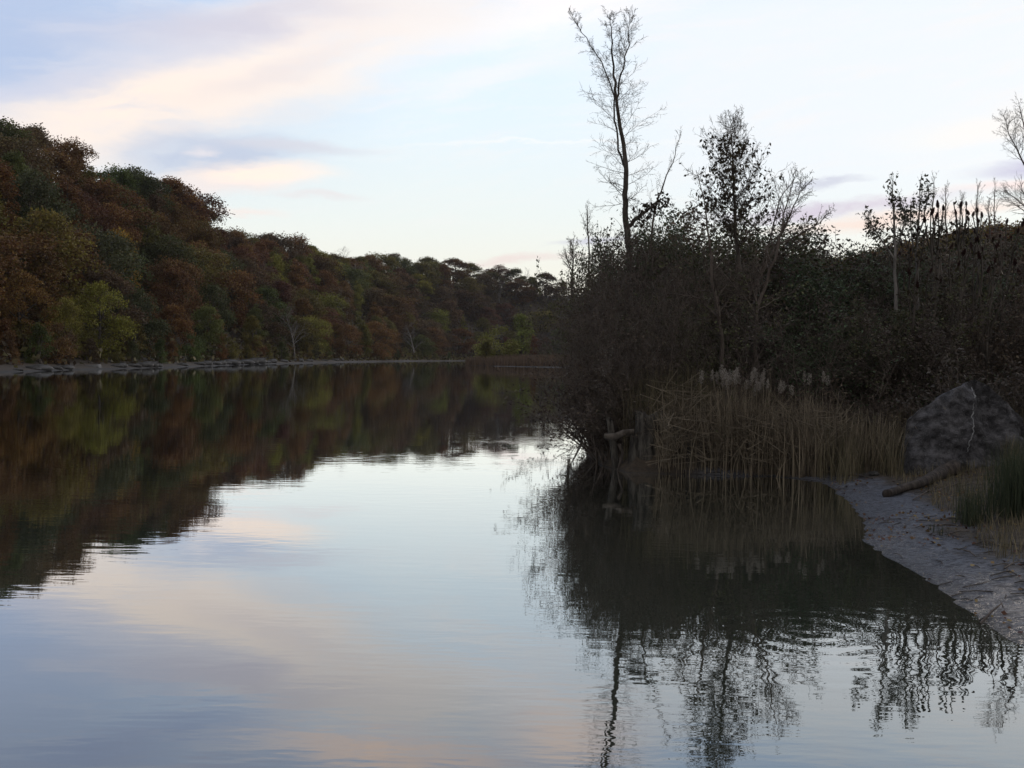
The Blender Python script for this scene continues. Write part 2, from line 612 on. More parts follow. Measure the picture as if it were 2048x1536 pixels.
def seg_dist(x, y, line):
    d = np.full(x.shape, 1e9)
    for (ax, ay), (bx, by) in zip(line[:-1], line[1:]):
        vx, vy = bx - ax, by - ay
        t = np.clip(((x - ax) * vx + (y - ay) * vy) / (vx * vx + vy * vy), 0, 1)
        d = np.minimum(d, np.hypot(x - ax - t * vx, y - ay - t * vy))
    return d


def inside(x, y):
    c = np.zeros(x.shape, bool)
    n = len(POLY)
    j = n - 1
    for i in range(n):
        xi, yi = POLY[i]
        xj, yj = POLY[j]
        if yi != yj:
            k = ((yi > y) != (yj > y)) & (x < (xj - xi) * (y - yi) / (yj - yi) + xi)
            c ^= k
        j = i
    return c


def smooth(t):
    t = np.clip(t, 0, 1)
    return t * t * (3 - 2 * t)


def terrain(x, y):
    x, y = np.atleast_1d(np.asarray(x, float)), np.atleast_1d(np.asarray(y, float))
    dl, dr = seg_dist(x, y, LS), seg_dist(x, y, RS)
    w = inside(x, y)
    left = dl < dr
    d = np.minimum(dl, dr)
    nb = fbm(x * 0.09, y * 0.09, 3)
    ridge = np.interp(y, [0, 140, 175, 215, 250, 300, 360, 470, 600], [23, 23, 25, 26, 21, 21.5, 26, 33, 33])
    hl = 0.16 * np.minimum(dl, 3.5) + ridge * smooth((dl - 3.5) / 36) + 0.03 * np.clip(dl - 40, 0, 60) + (nb - 0.47) * 5 * smooth((dl - 6) / 15)
    tip = smooth((y - 15.2) / 1.2) * smooth((x - 1.0) / 0.3) * smooth((4.2 - x) / 1.5) * smooth((30 - y) / 6)
    hr = (0.10 * np.minimum(dr, 2.2) + 0.13 * np.clip(dr - 2.2, 0, 3.5) + 0.035 * np.clip(dr - 5.7, 0, 25)
          + 0.42 * tip * smooth(dr / 0.55))
    hr = hr + 6.0 * np.exp(-(((x - 50) / 26) ** 2 + ((y - 100) / 34) ** 2)) * smooth((dr - 5) / 20)
    isl = np.exp(-(((x - 2) / 14) ** 2 + ((y - 206) / 9) ** 2))
    hr = np.minimum(hr, 0.1 * dr + 8 * (1 - isl))
    h = np.where(left, hl, hr)
    micro = (fbm(x * 2.2, y * 2.2, 11) - 0.47) * 0.085 + (fbm(x * 7, y * 5, 23, 3) - 0.44) * 0.06
    micro = micro * np.where(y < 40, 1.0, 0.0) * np.clip(0.25 + d * 0.6, 0.25, 1.2)
    h = h + np.where(d > 0.0, micro, 0)
    bed = -np.minimum(0.02 + 0.12 * d, 1.4) + np.where(y < 40, micro * 0.6, 0) * np.exp(-d)
    return np.where(w, bed, h)


def tz(x, y):
    return float(terrain(x, y)[0])


def ground_at(px, py, y0=3.0, y1=400.0, lift=0.0):
    """First point where the sight line of a pixel meets the terrain raised by lift."""
    v = ray(px, py)
    Y = np.geomspace(y0, y1, 900)
    pts = CAM[None, :] + v[None, :] * (Y / v[1])[:, None]
    t = np.maximum(terrain(pts[:, 0], pts[:, 1]), 0.0) + lift
    ok = pts[:, 2] <= t
    if lift:
        ok &= (~inside(pts[:, 0], pts[:, 1])) & (seg_dist(pts[:, 0], pts[:, 1], LS) > 5.0)
    hit = np.nonzero(ok)[0]
    p = pts[hit[0]] if len(hit) else pts[-1]
    return np.array([p[0], p[1], tz(p[0], p[1])])


def axis(parts):
    out = []
    for a, b, st in parts:
        out.append(np.arange(a, b, st))
    return np.unique(np.concatenate(out))


def build_ground():
    xs = axis([(-900, -300, 60), (-300, -120, 12), (-120, -20, 2.2), (-20, 0.6, 1.2), (0.6, 8.5, 0.075), (8.5, 20, 0.4),
               (20, 110, 2.5), (110, 300, 12), (300, 901, 60)])
    ys = axis([(-60, 2, 3), (2, 4.5, 0.4), (4.5, 19.5, 0.085), (19.5, 40, 0.4), (40, 120, 2.5), (120, 440, 4), (440, 700, 15),
               (700, 1501, 80)])
    X, Y = np.meshgrid(xs, ys)
    Z = terrain(X.ravel(), Y.ravel())
    V = np.stack([X.ravel(), Y.ravel(), Z], 1)
    nx, ny = len(xs), len(ys)
    i = (np.arange(ny - 1)[:, None] * nx + np.arange(nx - 1)[None, :]).ravel()
    mb = MB()
    mb.add(V, np.stack([i, i + 1, i + nx + 1, i + nx], 1))
    struct('ground', mb, M_GROUND, smooth=True)


def build_water():
    mb = MB()
    mb.add([(-320, -55, 0), (320, -55, 0), (320, 900, 0), (-320, 900, 0)], [(0, 1, 2, 3)])
    struct('river_water', mb, M_WATER)


build_ground()
build_water()

# ------------------------------------------------------------------ growing plants


def grow(rng, p, d, L, r, lvl, P, out):
    n = P['n'][lvl]
    pts = [np.array(p, float)]
    dirs = [nrm(np.array(d, float))]
    st = L / n
    d = dirs[0]
    for i in range(n):
        d = nrm(d + rng.normal(size=3) * P['wig'][lvl] + UP * P['trop'][lvl])
        pts.append(pts[-1] + d * st)
        dirs.append(d)
    pts = np.array(pts)
    rad = np.linspace(r, r * P['tip'][lvl], n + 1)
    out.append((lvl, pts, rad))
    if lvl + 1 < len(P['n']):
        side_shoots(rng, pts, dirs, rad, L, lvl, P, out)


def side_shoots(rng, pts, dirs, rad, L, lvl, P, out, envelope=None):
    n = len(pts) - 1
    k = P['kids'][lvl]
    k = int(round(k * rng.uniform(0.8, 1.2)))
    ph = rng.uniform(0, 6.28)
    for c in range(k):
        t = P['from'][lvl] + (1 - P['from'][lvl]) * (c + rng.uniform(0, 1)) / k
        f = min(t * n, n - 1e-3)
        i = int(f)
        q = pts[i] + (pts[i + 1] - pts[i]) * (f - i)
        dd = dirs[min(i + 1, n)]
        ax = nrm(np.cross(dd, rng.normal(size=3)))
        ph += 2.4 + rng.normal() * 0.4
        ax = np.array(Matrix.Rotation(ph, 3, Vector(dd)) @ Vector(ax)) if lvl == 0 else ax
        ang = P['ang'][lvl] * rng.uniform(0.75, 1.25)
        nd = np.array(Matrix.Rotation(ang, 3, Vector(ax)) @ Vector(dd))
        ratio = P['ratio'][lvl] * (1 - P.get('taper', 0.5) * t) * rng.uniform(0.65, 1.25)
        Lc = L * ratio if envelope is None else envelope(t) * rng.uniform(0.65, 1.2)
        rc = (rad[i] + (rad[i + 1] - rad[i]) * (f - i)) * P['rr'][lvl]
        grow(rng, q, nd, Lc, max(rc, P.get('rmin', 0.002)), lvl + 1, P, out)


def split_meshes(out, wood_lvls, sides=(7, 5, 3, 3, 3)):
    a, b = MB(), MB()
    for lvl, pts, rad in out:
        (a if lvl in wood_lvls else b).tube(pts, rad, sides[min(lvl, 4)])
    return a, b


def points_on(out, lvls, rng, per_m, jitter):
    res = []
    for lvl, pts, rad in out:
        if lvl not in lvls:
            continue
        seg = np.linalg.norm(np.diff(pts, axis=0), axis=1)
        k = rng.poisson(seg.sum() * per_m)
        if k == 0:
            continue
        f = rng.uniform(0.15, 1, k) * (len(pts) - 1)
        i = np.minimum(f.astype(int), len(pts) - 2)
        q = pts[i] + (pts[i + 1] - pts[i]) * (f - i)[:, None]
        res.append(q + rng.normal(size=(k, 3)) * jitter)
    return np.vstack(res) if res else np.zeros((0, 3))


# ---- broad-leaved trees of the far wood: several shapes of one unit tree, about 10 m tall

def wood_tree(seed, H=10.0, Wd=7.0, base=1.0, npuff=64, leaf=0.24, nleaf=10500, shape='round'):
    rng = np.random.default_rng(seed)
    trunk, crown = MB(), MB()
    lean = rng.normal(size=2) * 0.25
    tp = np.array([[lean[0] * t, lean[1] * t, H * 0.82 * t - 0.6] for t in np.linspace(0, 1, 7)])
    tp[1:-1, :2] += rng.normal(size=(5, 2)) * 0.12
    trunk.tube(tp, np.linspace(0.26, 0.05, 7), 7)
    puffs = []
    tries = 0
    while len(puffs) < npuff and tries < 4000:
        tries += 1
        t = rng.uniform(0, 1)
        z = base + (H - base) * t
        if shape == 'round':
            prof = math.sqrt(max(0.0, 1 - (2 * t - 0.95) ** 2)) if t > 0 else 0
        elif shape == 'tall':
            prof = 0.72 * math.sin(math.pi * min(1, 0.12 + t * 0.86)) ** 0.7
        elif shape == 'spread':
            prof = math.sin(math.pi * min(1, 0.08 + t * 0.8)) ** 0.6 * (0.7 + 0.3 * t)
        else:
            prof = max(0.1, (1 - t) ** 0.75)
        a = rng.uniform(0, 6.283)
        lop = 1 + 0.25 * math.cos(a - seed)
        rr = Wd * 0.5 * prof * lop * math.sqrt(rng.uniform(0.25, 1))
        pr = rng.uniform(0.45, 1.35) * Wd / 7
        c = np.array([rr * math.cos(a) * 0.85, rr * math.sin(a) * 0.85, z - pr * 0.6])
        puffs.append((c, pr))
    for c, pr in puffs[::4]:
        zz = max(base * 0.6, c[2] - rng.uniform(1.5, 3.0))
        f = np.clip((zz + 0.6) / (H * 0.82), 0.1, 0.95)
        s = np.array([lean[0] * f, lean[1] * f, zz])
        mid = (s + c) / 2 + rng.normal(size=3) * 0.2 + np.array([0, 0, 0.15])
        trunk.tube([s, mid, c], [0.085, 0.055, 0.02], 4)
    tot = sum(pr ** 2 for _, pr in puffs)
    for c, pr in puffs:
        k = int(nleaf * pr ** 2 / tot)
        dv = rng.normal(size=(k, 3))
        dv /= np.linalg.norm(dv, axis=1)[:, None]
        dv[:, 2] = np.where(dv[:, 2] < -0.35, -dv[:, 2] * 0.6, dv[:, 2])
        rad = pr * (0.62 + 0.5 * rng.uniform(0, 1, k) ** 0.7)
        lump = 0.82 + 0.45 * vnoise(dv[:, 0] * 2.5 + c[0], dv[:, 1] * 2.5 + dv[:, 2] * 2.5 + c[2], seed)
        P = c + dv * (rad * lump)[:, None] * np.array([1, 1, 0.92])
        P = P + rng.normal(size=P.shape) * np.where(rng.uniform(size=(k, 1)) < 0.40, 0.21, 0.09)
        crown.leaves(P, leaf, rng, 0.7, droop=0.3)
    return trunk.mesh('trunk'), crown.mesh('crown')


def conifer(seed, H=10.0):
    rng = np.random.default_rng(seed)
    trunk, crown = MB(), MB()
    trunk.tube([[0, 0, -0.5], [0.03, 0, H * 0.5], [0, 0.02, H]], [0.17, 0.1, 0.02], 6)
    z = 1.2
    while z < H - 0.2:
        t = (z - 1.2) / (H - 1.2)
        L = (2.2 * (1 - t) + 0.15) * rng.uniform(0.75, 1.15)
        for k in range(6):
            if rng.uniform() < 0.18:
                continue
            a = k * 1.047 + rng.uniform(-0.4, 0.4) + z
            d = np.array([math.cos(a), math.sin(a), 0])
            LL = L * rng.uniform(0.7, 1.1)
            q = np.array([[0, 0, z], [0, 0, z - 0.1], [0, 0, z - 0.25 * LL * 0.6]]) + d * np.array([[0], [LL * 0.5], [LL]])
            trunk.tube(q, [0.03, 0.02, 0.008], 3)
            n = int(30 * LL) + 4
            f = rng.uniform(0.1, 1, n)
            P = np.array([0, 0, z]) + d * (f * LL)[:, None] + rng.normal(size=(n, 3)) * np.array([0.1, 0.1, 0.05]) - UP * (0.2 * LL * f ** 2)[:, None]
            crown.leaves(P, 0.3, rng, 0.35, droop=0.6)
        z += 0.36
    return trunk.mesh('trunk'), crown.mesh('crown')


BARE = dict(n=[9, 5, 4, 3], wig=[0.07, 0.14, 0.2, 0.25], trop=[0.03, 0.06, 0.05, 0.03], tip=[0.18, 0.2, 0.3, 0.4],
            kids=[15, 7, 5], **{'from': [0.28, 0.2, 0.15]}, ang=[0.75, 0.7, 0.7], ratio=[0.5, 0.5, 0.5], rr=[0.5, 0.55, 0.6], taper=0.55, rmin=0.012)


def bare_tree(seed, H=10.0, r=0.16, **kw):
    rng = np.random.default_rng(seed)
    P = dict(BARE)
    P.update(kw)
    out = []
    grow(rng, (0, 0, -0.4), (0.04, 0.03, 1), H, r, 0, P, out)
    a, b = split_meshes(out, (0,), (6, 4, 3, 3, 3))
    return a.mesh('trunk'), b.mesh('branches')


UNIT = {
    'round': [wood_tree(1, shape='round', Wd=7.5), wood_tree(2, shape='round', Wd=8, npuff=72), wood_tree(3, shape='round', Wd=6.8, npuff=56)],
    'tall': [wood_tree(4, shape='tall', Wd=5.6, H=11.5, npuff=60), wood_tree(5, shape='tall', Wd=5.0, H=12, npuff=56)],
    'spreading': [wood_tree(6, shape='spread', Wd=8.4, base=1.2, npuff=70), wood_tree(7, shape='spread', Wd=7.8, base=1.0)],
    'shrubby': [wood_tree(8, shape='round', H=4.4, Wd=4.6, base=0.4, npuff=24, leaf=0.2, nleaf=3600), wood_tree(9, shape='cone', H=5.2, Wd=4.4, base=0.4, npuff=26, leaf=0.2, nleaf=3600)],
    'bare': [bare_tree(11), bare_tree(12), bare_tree(13)],
    'spruce': [conifer(14)],
}
for k, lst in UNIT.items():
    for tr, cr in lst:
        tr.materials.append(M_PALE if k == 'bare' else M_BARK)
        cr.materials.append(M_PALE if k == 'bare' else M_LEAF)

HUES = {   # leaf colours
    # (dull autumn foliage)
    'rust brown': (0.120, 0.058, 0.020), 'dark red': (0.095, 0.036, 0.022), 'russet': (0.145, 0.074, 0.022),
    'brown': (0.090, 0.055, 0.028), 'olive': (0.105, 0.088, 0.020), 'dark green': (0.050, 0.062, 0.022),
    'green': (0.068, 0.085, 0.022), 'yellow green': (0.17, 0.160, 0.028), 'golden yellow': (0.27, 0.155, 0.022),
    'orange': (0.16, 0.068, 0.020), 'willow yellow': (0.15, 0.165, 0.040), 'grey': (0.1, 0.09, 0.08)}
wrng = random.Random(5)
PLACED = []


def zone(px):
    return ('near left hillside' if px < 230 else 'hillside shoulder' if px < 470 else 'middle hillside' if px < 800 else 'far bend hillside')


def plant(kind, x, y, hue, h, label=None, group='autumn trees on the river hillside', name=None, cat='tree', v=None, wscale=1.0, sink=0.0, band=None):
    lst = UNIT[kind]
    tr, cr = lst[v if v is not None else wrng.randrange(len(lst))]
    H0 = {'round': 10, 'tall': 11.7, 'spreading': 10, 'shrubby': 4.8, 'bare': 10, 'spruce': 10}[kind]
    sc = h / H0
    z = tz(x, y) - sink
    nm = name or {'bare': 'bare_tree', 'shrubby': 'shrub', 'spruce': 'spruce_tree'}.get(kind, 'deciduous_tree')
    o = thing(nm, (x, y, z), wrng.uniform(0, 6.28), (sc * wscale, sc * wscale, sc))
    obj('trunk', tr, None, o)
    c = HUES[hue]
    c = tuple(0.82 * q + 0.18 * w for q, w in zip(c, (0.085, 0.06, 0.028)))
    j = wrng.uniform(0.9, 1.4)
    obj('branches' if kind == 'bare' else ('foliage' if kind == 'shrubby' else 'crown'), cr, None, o,
        color=tuple(min(1, q * j * wrng.uniform(0.92, 1.08)) for q in c))
    px, py = proj((x, y, z + h * 0.6))
    if label is None:
        shape = {'round': 'round', 'tall': 'narrow', 'spreading': 'broad', 'bare': 'leafless', 'shrubby': 'low'}[kind]
        noun = 'shrub' if kind == 'shrubby' else 'tree'
        band = band or 'on'
        hz = hue if kind != 'bare' else 'grey'
        label = f'{shape} {hz} {noun} {band} the {zone(px)}'.replace('at the foot of', 'below')
        if band.startswith('low by'):
            label = f'{shape} {hz} shore {noun} below the {zone(px)}'
        elif band.startswith('topping'):
            label = f'{shape} {hz} ridge {noun} atop the {zone(px)}'
    tag(o, label, cat, group, ref=(px, py))
    PLACED.append((x, y, h))
    return o


def at_slope(px, py, h, f=0.6):
    p = ground_at(px, py, 60, 520, lift=h * f)
    return p[0], p[1]


G_H = 'autumn trees on the river hillside'
# trees one can pick out in the photograph
special = [
    ('round', 235, 520, 'golden yellow', 10, 'golden yellow tree glowing among rust crowns on the near left slope'),
    ('tall', 262, 575, 'golden yellow', 8.5, 'orange yellow tree just below the golden one on the left slope'),
    ('round', 200, 655, 'yellow green', 8, 'yellow green tree near the waterline at the foot of the left hill'),
    ('round', 130, 670, 'yellow green', 6, 'small lime green tree low on the near left shore'),
    ('round', 60, 430, 'dark green', 13, 'large dark green tree high on the near left slope'),
    ('tall', 30, 380, 'green', 12, 'green tree at the left edge below the ridge'),
    ('spreading', 230, 385, 'green', 11, 'green crowned tree just under the ridge line of the left hill'),
    ('round', 425, 620, 'dark green', 10, 'dark blue green tree standing low beside the rust slope'),
    ('round', 40, 610, 'russet', 7.5, 'russet tree low at the left edge'),
    ('tall', 715, 600, 'yellow green', 13, 'tall yellow green tree in the middle of the far slope'),
    ('tall', 690, 545, 'olive', 12, 'olive yellow tree high in the middle of the far slope'),
    ('round', 815, 650, 'yellow green', 11, 'yellowish round tree near the waterline before the far bend'),
    ('round', 770, 660, 'olive', 10, 'olive tree near the far waterline beside a yellowish one'),
    ('tall', 925, 650, 'yellow green', 10, 'thin yellow green tree beside the reed bar at the far bend'),
    ('round', 605, 492, 'dark green', 13, 'dark round tree rising above the ridge beside a notch'),
    ('round', 640, 490, 'brown', 14, 'tall dark domed tree topping the middle ridge'),
    ('spreading', 680, 505, 'dark red', 13, 'dark red brown domed tree on the middle ridge'),
    ('spreading', 760, 520, 'brown', 12, 'small dark dome standing on the ridge right of the bare tree'),
    ('spreading', 825, 522, 'dark green', 14, 'wide flat topped dark tree on the far ridge'),
    ('spreading', 880, 530, 'dark green', 13, 'rounded dark tree on the far ridge left of the spruce'),
    ('spruce', 936, 528, 'dark green', 14, 'dark pointed spruce standing above the far ridge'),
    ('round', 25, 275, 'dark green', 11, 'dark tree crowning the top of the hill at the left edge'),
    ('tall', 215, 340, 'green', 9, 'small green tree breaking the skyline of the left hill'),
    ('round', 390, 415, 'dark red', 11, 'dark red tree where the left hill skyline drops steeply'),
]
for kind, px, py, hue, h, lab in special:
    x, y = at_slope(px, py, h)
    plant(kind, x, y, hue, h, lab, G_H, sink=2.5 if px > 560 and py < 535 and kind != 'spruce' else 0, cat='spruce' if kind == 'spruce' else 'tree', v=None if kind != 'spruce' else 0)
for px, py, h, lab in ((58, 275, 9, 'pale bare tree on the hilltop at the left edge'), (82, 283, 7, 'second pale bare tree on the left hilltop, smaller'),
                       (702, 505, 11, 'pale bare tree behind the domed trees on the middle ridge'), (548, 490, 9, 'pale bare tree in the notch of the middle ridge'),
                       (1050, 560, 11, 'leafless grey tree on the far ridge right of the spruce'), (1000, 555, 10, 'thin leafless tree on the far ridge beside the spruce')):
    x, y = at_slope(px, py, h, 0.5)
    plant('bare', x, y, 'grey', h, lab, 'bare trees on the ridge')


def hill_wood():
    rng = np.random.default_rng(21)
    seg = np.linalg.norm(np.diff(LS, axis=0), axis=1)
    cand = []
    for _ in range(16000):
        x, y = rng.uniform(-125, 75), rng.uniform(62, 520)
        cand.append((x, y))
    C = np.array(cand)
    w = inside(C[:, 0], C[:, 1])
    dl, dr = seg_dist(C[:, 0], C[:, 1], LS), seg_dist(C[:, 0], C[:, 1], RS)
    ok = (~w) & (dl < dr) & (dl > 4) & (dl < 44)
    n = 0
    for (x, y), d, k in zip(C, dl, ok):
        if not k:
            continue
        px, _ = proj((x, y, 5))
        if px < -170 or px > 1190:
            continue
        sp = (4.4 + y * 0.0105) * (0.82 if y > 250 and d > 24 else 1.0) + (1.0 if d > 36 and y < 200 else 0)
        if any((x - a) ** 2 + (y - b) ** 2 < sp * sp for a, b, _ in PLACED):
            continue
        band = 'low by the water of' if d < 11 else 'midway up' if d < 28 else 'topping the ridge of'
        q = rng.uniform() + 0.7 * (float(vnoise(x * 0.06, y * 0.045, 77)) - 0.5)
        if px < 480:
            hue = ('dark green' if q < 0.05 else 'green' if q < 0.12 else 'olive' if q < 0.28 else 'brown' if q < 0.44 else
                   'rust brown' if q < 0.80 else 'russet' if q < 0.97 else 'dark red')
        else:
            hue = ('green' if q < 0.05 else 'yellow green' if q < 0.12 else 'olive' if q < 0.30 else 'brown' if q < 0.58 else
                   'rust brown' if q < 0.78 else 'dark red' if q < 0.96 else 'russet')
        kind = ('round', 'round', 'tall', 'spreading', 'tall', 'bare')[rng.integers(0, 6)]
        if kind == 'bare' and rng.uniform() < 0.5:
            kind = 'spreading'
        h = (rng.uniform(8.5, 12.5) if d > 10 else rng.uniform(6.5, 9.5)) * (1.0 + 0.22 * min(1, max(0, (y - 150) / 150)))
        plant(kind, x, y, hue, h, band=band, wscale=rng.uniform(1.1, 1.45) * (1.25 if y > 320 else 1.0), sink=2.2 if y > 320 and d > 20 else 0)
        n += 1
        if n >= 290:
            break
    print('wood trees', n)
    # shrubs along the foot of the hill
    m = 0
    for (x, y), d, inw in zip(rng.uniform((-48, 66), (-8, 400), (9000, 2)), range(9000), range(9000)):
        xa, ya = np.array([x]), np.array([y])
        if inside(xa, ya)[0]:
            continue
        dd = seg_dist(xa, ya, LS)[0]
        if dd < 2.6 or dd > 6.5:
            continue
        px, _ = proj((x, y, 1))
        if px < -60 or px > 960:
            continue
        if any((x - a) ** 2 + (y - b) ** 2 < (2.4 + y * 0.006) ** 2 for a, b, hh in PLACED if hh < 5):
            continue
        hue = rng.choice(['olive', 'green', 'dark green', 'brown', 'rust brown', 'yellow green'], p=[.3, .2, .2, .12, .12, .06])
        plant('shrubby', x, y, str(hue), rng.uniform(1.8, 4.2), group='shrubs along the foot of the hillside', cat='shrub', band='at the foot of')
        m += 1
        if m >= 85:
            break


hill_wood()


def hillside_undergrowth():
    rng = np.random.default_rng(61)
    n = 150000
    x, y = rng.uniform(-120, 80, n), rng.uniform(66, 520, n)
    dl, dr = seg_dist(x, y, LS), seg_dist(x, y, RS)
    k = (~inside(x, y)) & (dl < dr) & (dl > 1.6) & (dl < 42)
    k &= vnoise(x * 0.3, y * 0.3, 4) + rng.uniform(0, 0.5, n) > 0.4
    x, y, dl = x[k], y[k], dl[k]
    px = 1024 + F * x / y
    k = (px > -150) & (px < 1180)
    x, y, dl = x[k], y[k], dl[k]
    P = np.stack([x, y, terrain(x, y) + rng.uniform(0, 1, len(x)) ** 1.3 * np.clip(dl * 0.7 - 0.6, 0.35, 3.8) * (1 + 0.9 * smooth((y - 240) / 80) * smooth((dl - 22) / 8))], 1)
    mb = MB()
    mb.leaves(P, 0.45 + y * 0.0016, rng, 0.7, droop=0.3, tv=0.5)
    o = obj('hillside_undergrowth', mb, M_LEAF, color=(0.085, 0.066, 0.030))
    tag(o, 'brown and olive undergrowth between the trees of the hillside', 'undergrowth', kind='stuff', ref=(400, 600))


hillside_undergrowth()

# the reed bar at the far bend with its willows
plant('shrubby', *at(1000, 712, 209)[:2], 'willow yellow', 8.2, 'broad yellow green willow behind the far reed bar', 'willows behind the far reed bar', name='willow_shrub', cat='willow', wscale=1.25, v=0)
plant('shrubby', *at(1042, 712, 211)[:2], 'willow yellow', 9.4, 'taller bright yellow green willow behind the far reed bar', 'willows behind the far reed bar', name='willow_shrub', cat='willow', wscale=0.9, v=1)
plant('shrubby', *at(974, 712, 208)[:2], 'olive', 4.6, 'small olive bush left of the willows on the far reed bar', 'bushes behind the far reed bar', cat='bush')
plant('shrubby', *at(1088, 712, 208)[:2], 'dark green', 3.9, 'low dark green bush right of the willows on the far reed bar', 'bushes behind the far reed bar', cat='bush')
plant('shrubby', *at(1066, 712, 208)[:2], 'dark red', 5.2, 'narrow dark red bush touching the right side of the willows', 'bushes behind the far reed bar', cat='bush', wscale=0.5)


def blades(mb, rng, base, h, w, lean, seg=3, curl=0.5, sway=None):
    """Grass or reed blades as thin bent strips."""
    n = len(base)
    a = rng.uniform(0, 6.283, n)
    dirn = np.stack([np.cos(a), np.sin(a), np.zeros(n)], 1)
    if sway is not None:
        dirn = dirn + np.asarray(sway)
    side = np.stack([-np.sin(a + rng.uniform(-1, 1, n)), np.cos(a), np.zeros(n)], 1)
    ln = np.abs(rng.normal(size=n)) * lean
    t = np.linspace(0, 1, seg + 1)
    V = []
    for k in t:
        z = h * (k - 0.25 * curl * ln * k * k)
        c = base + dirn * (h * ln * (k ** 1.7))[:, None] + UP * z[:, None]
        ww = (w * (1 - 0.85 * k ** 1.5))[:, None] * 0.5
        V.append(c - side * ww)
        V.append(c + side * ww)
    V = np.stack(V, 1)
    m = V.shape[1]
    f = np.concatenate([np.stack([i, i + 1, i + 3, i + 2], -1)[None] for i in np.arange(0, m - 2, 2)], 0)
    Fc = (np.arange(n)[:, None, None] * m + f[None]).reshape(-1, 4)
    mb.add(V.reshape(-1, 3), Fc, np.repeat(rng.uniform(0.6, 1.4, n), seg))


def reed_bar():
    rng = np.random.default_rng(31)
    n = 5200
    x = rng.uniform(-10, 13, n)
    y = rng.uniform(198.5, 209, n)
    k = ~inside(x, y)
    x, y = x[k], y[k]
    b = np.stack([x, y, terrain(x, y)], 1)
    mb = MB()
    blades(mb, rng, b, rng.uniform(1.2, 1.9, len(b)), np.full(len(b), 0.13), 0.12)
    o = obj('far_reeds', mb, M_FARREED)
    tag(o, 'brown reed bar across the far bend of the river', 'reeds', kind='stuff', ref=(1010, 718))
    mb = MB()
    p = np.array([at(px, py, 1) for px, py in ()]) if False else None
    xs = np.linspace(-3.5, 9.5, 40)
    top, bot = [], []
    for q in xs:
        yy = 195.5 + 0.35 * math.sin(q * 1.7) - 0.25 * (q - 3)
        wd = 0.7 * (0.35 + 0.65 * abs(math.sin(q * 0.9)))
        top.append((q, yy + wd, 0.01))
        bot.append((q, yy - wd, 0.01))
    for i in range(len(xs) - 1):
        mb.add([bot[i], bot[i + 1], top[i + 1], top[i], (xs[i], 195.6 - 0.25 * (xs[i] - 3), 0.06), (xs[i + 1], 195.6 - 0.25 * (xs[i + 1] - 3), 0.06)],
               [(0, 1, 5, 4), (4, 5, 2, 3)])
    struct('ripple_glint_strip', mb, M_STONE)  # pale mesh strip imitating the sky's reflection along a ripple line on the water


reed_bar()


# stones along the far shoreline
def stone_mesh(seed, flat=0.6):
    rng = np.random.default_rng(seed)
    mb = MB()
    nu, nv = 9, 6
    V, Fq = [], []
    for j in range(nv + 1):
        ph = math.pi * j / nv
        for i in range(nu):
            th = 2 * math.pi * i / nu
            r = 1 + rng.normal() * 0.14
            V.append((r * math.sin(ph) * math.cos(th), 0.75 * r * math.sin(ph) * math.sin(th), flat * r * math.cos(ph)))
    for j in range(nv):
        for i in range(nu):
            k = (i + 1) % nu
            Fq.append((j * nu + i, (j + 1) * nu + i, (j + 1) * nu + k, j * nu + k))
    mb.add(V, Fq)
    return mb.mesh('stone')


STONES = [stone_mesh(s, f) for s, f in ((1, 0.6), (2, 0.45), (3, 0.75))]
for me in STONES:
    me.materials.append(M_STONE)


def shore_stones():
    rng = np.random.default_rng(9)
    spots = [(rng.uniform(398, 850), 0) for _ in range(44)] + [(452, 0), (462, 0), (475, 0), (490, 0), (500, 0), (512, 0)] + [(rng.uniform(5, 390), 0) for _ in range(14)]
    for px, _ in spots:
        py = np.interp(px, [0, 160, 300, 420, 560, 700, 830], [745, 739.5, 736, 732, 727.5, 724.3, 722.5]) - 0.8
        p = onz(px, py)
        s = rng.uniform(0.25, 0.75) * (1.5 if 440 < px < 520 else 1.0)
        o = bpy.data.objects.new('shore_stone', STONES[rng.integers(0, 3)])
        COL.objects.link(o)
        o.location = (p[0], p[1] + rng.uniform(0, 0.6), max(tz(p[0], p[1]), 0) + s * 0.12)
        o.scale = (s * 1.6, s, s * 0.75)
        o.rotation_euler = (0, 0, rng.uniform(-0.6, 0.6))
        reg = 'below the near left hillside' if px < 230 else 'below the hillside shoulder' if px < 470 else 'below the middle hillside' if px < 650 else 'near the far bend'
        tag(o, f'{"large" if s > 0.55 else "small"} pale stone on the waterline {reg}', 'stone', 'pale stones along the far shoreline', ref=(px, py))
    p = onz(175, 737.5)
    mb = MB()
    mb.add([(-1.1, -.5, -.2), (1.2, -.45, -.2), (1.3, .5, -.2), (-1.0, .55, -.2), (-1.0, -.4, .12), (1.0, -.38, .3), (1.1, .4, .34), (-.9, .45, .15)],
           [(0, 1, 5, 4), (1, 2, 6, 5), (2, 3, 7, 6), (3, 0, 4, 7), (4, 5, 6, 7)])
    o = obj('stone_slab', mb, M_STONE)
    o.location = (p[0], p[1], 0.12)
    tag(o, 'pale flat slab lying on the left shore at the water edge', 'stone', ref=(175, 737))


shore_stones()

# ------------------------------------------------------------------ right bank: trees


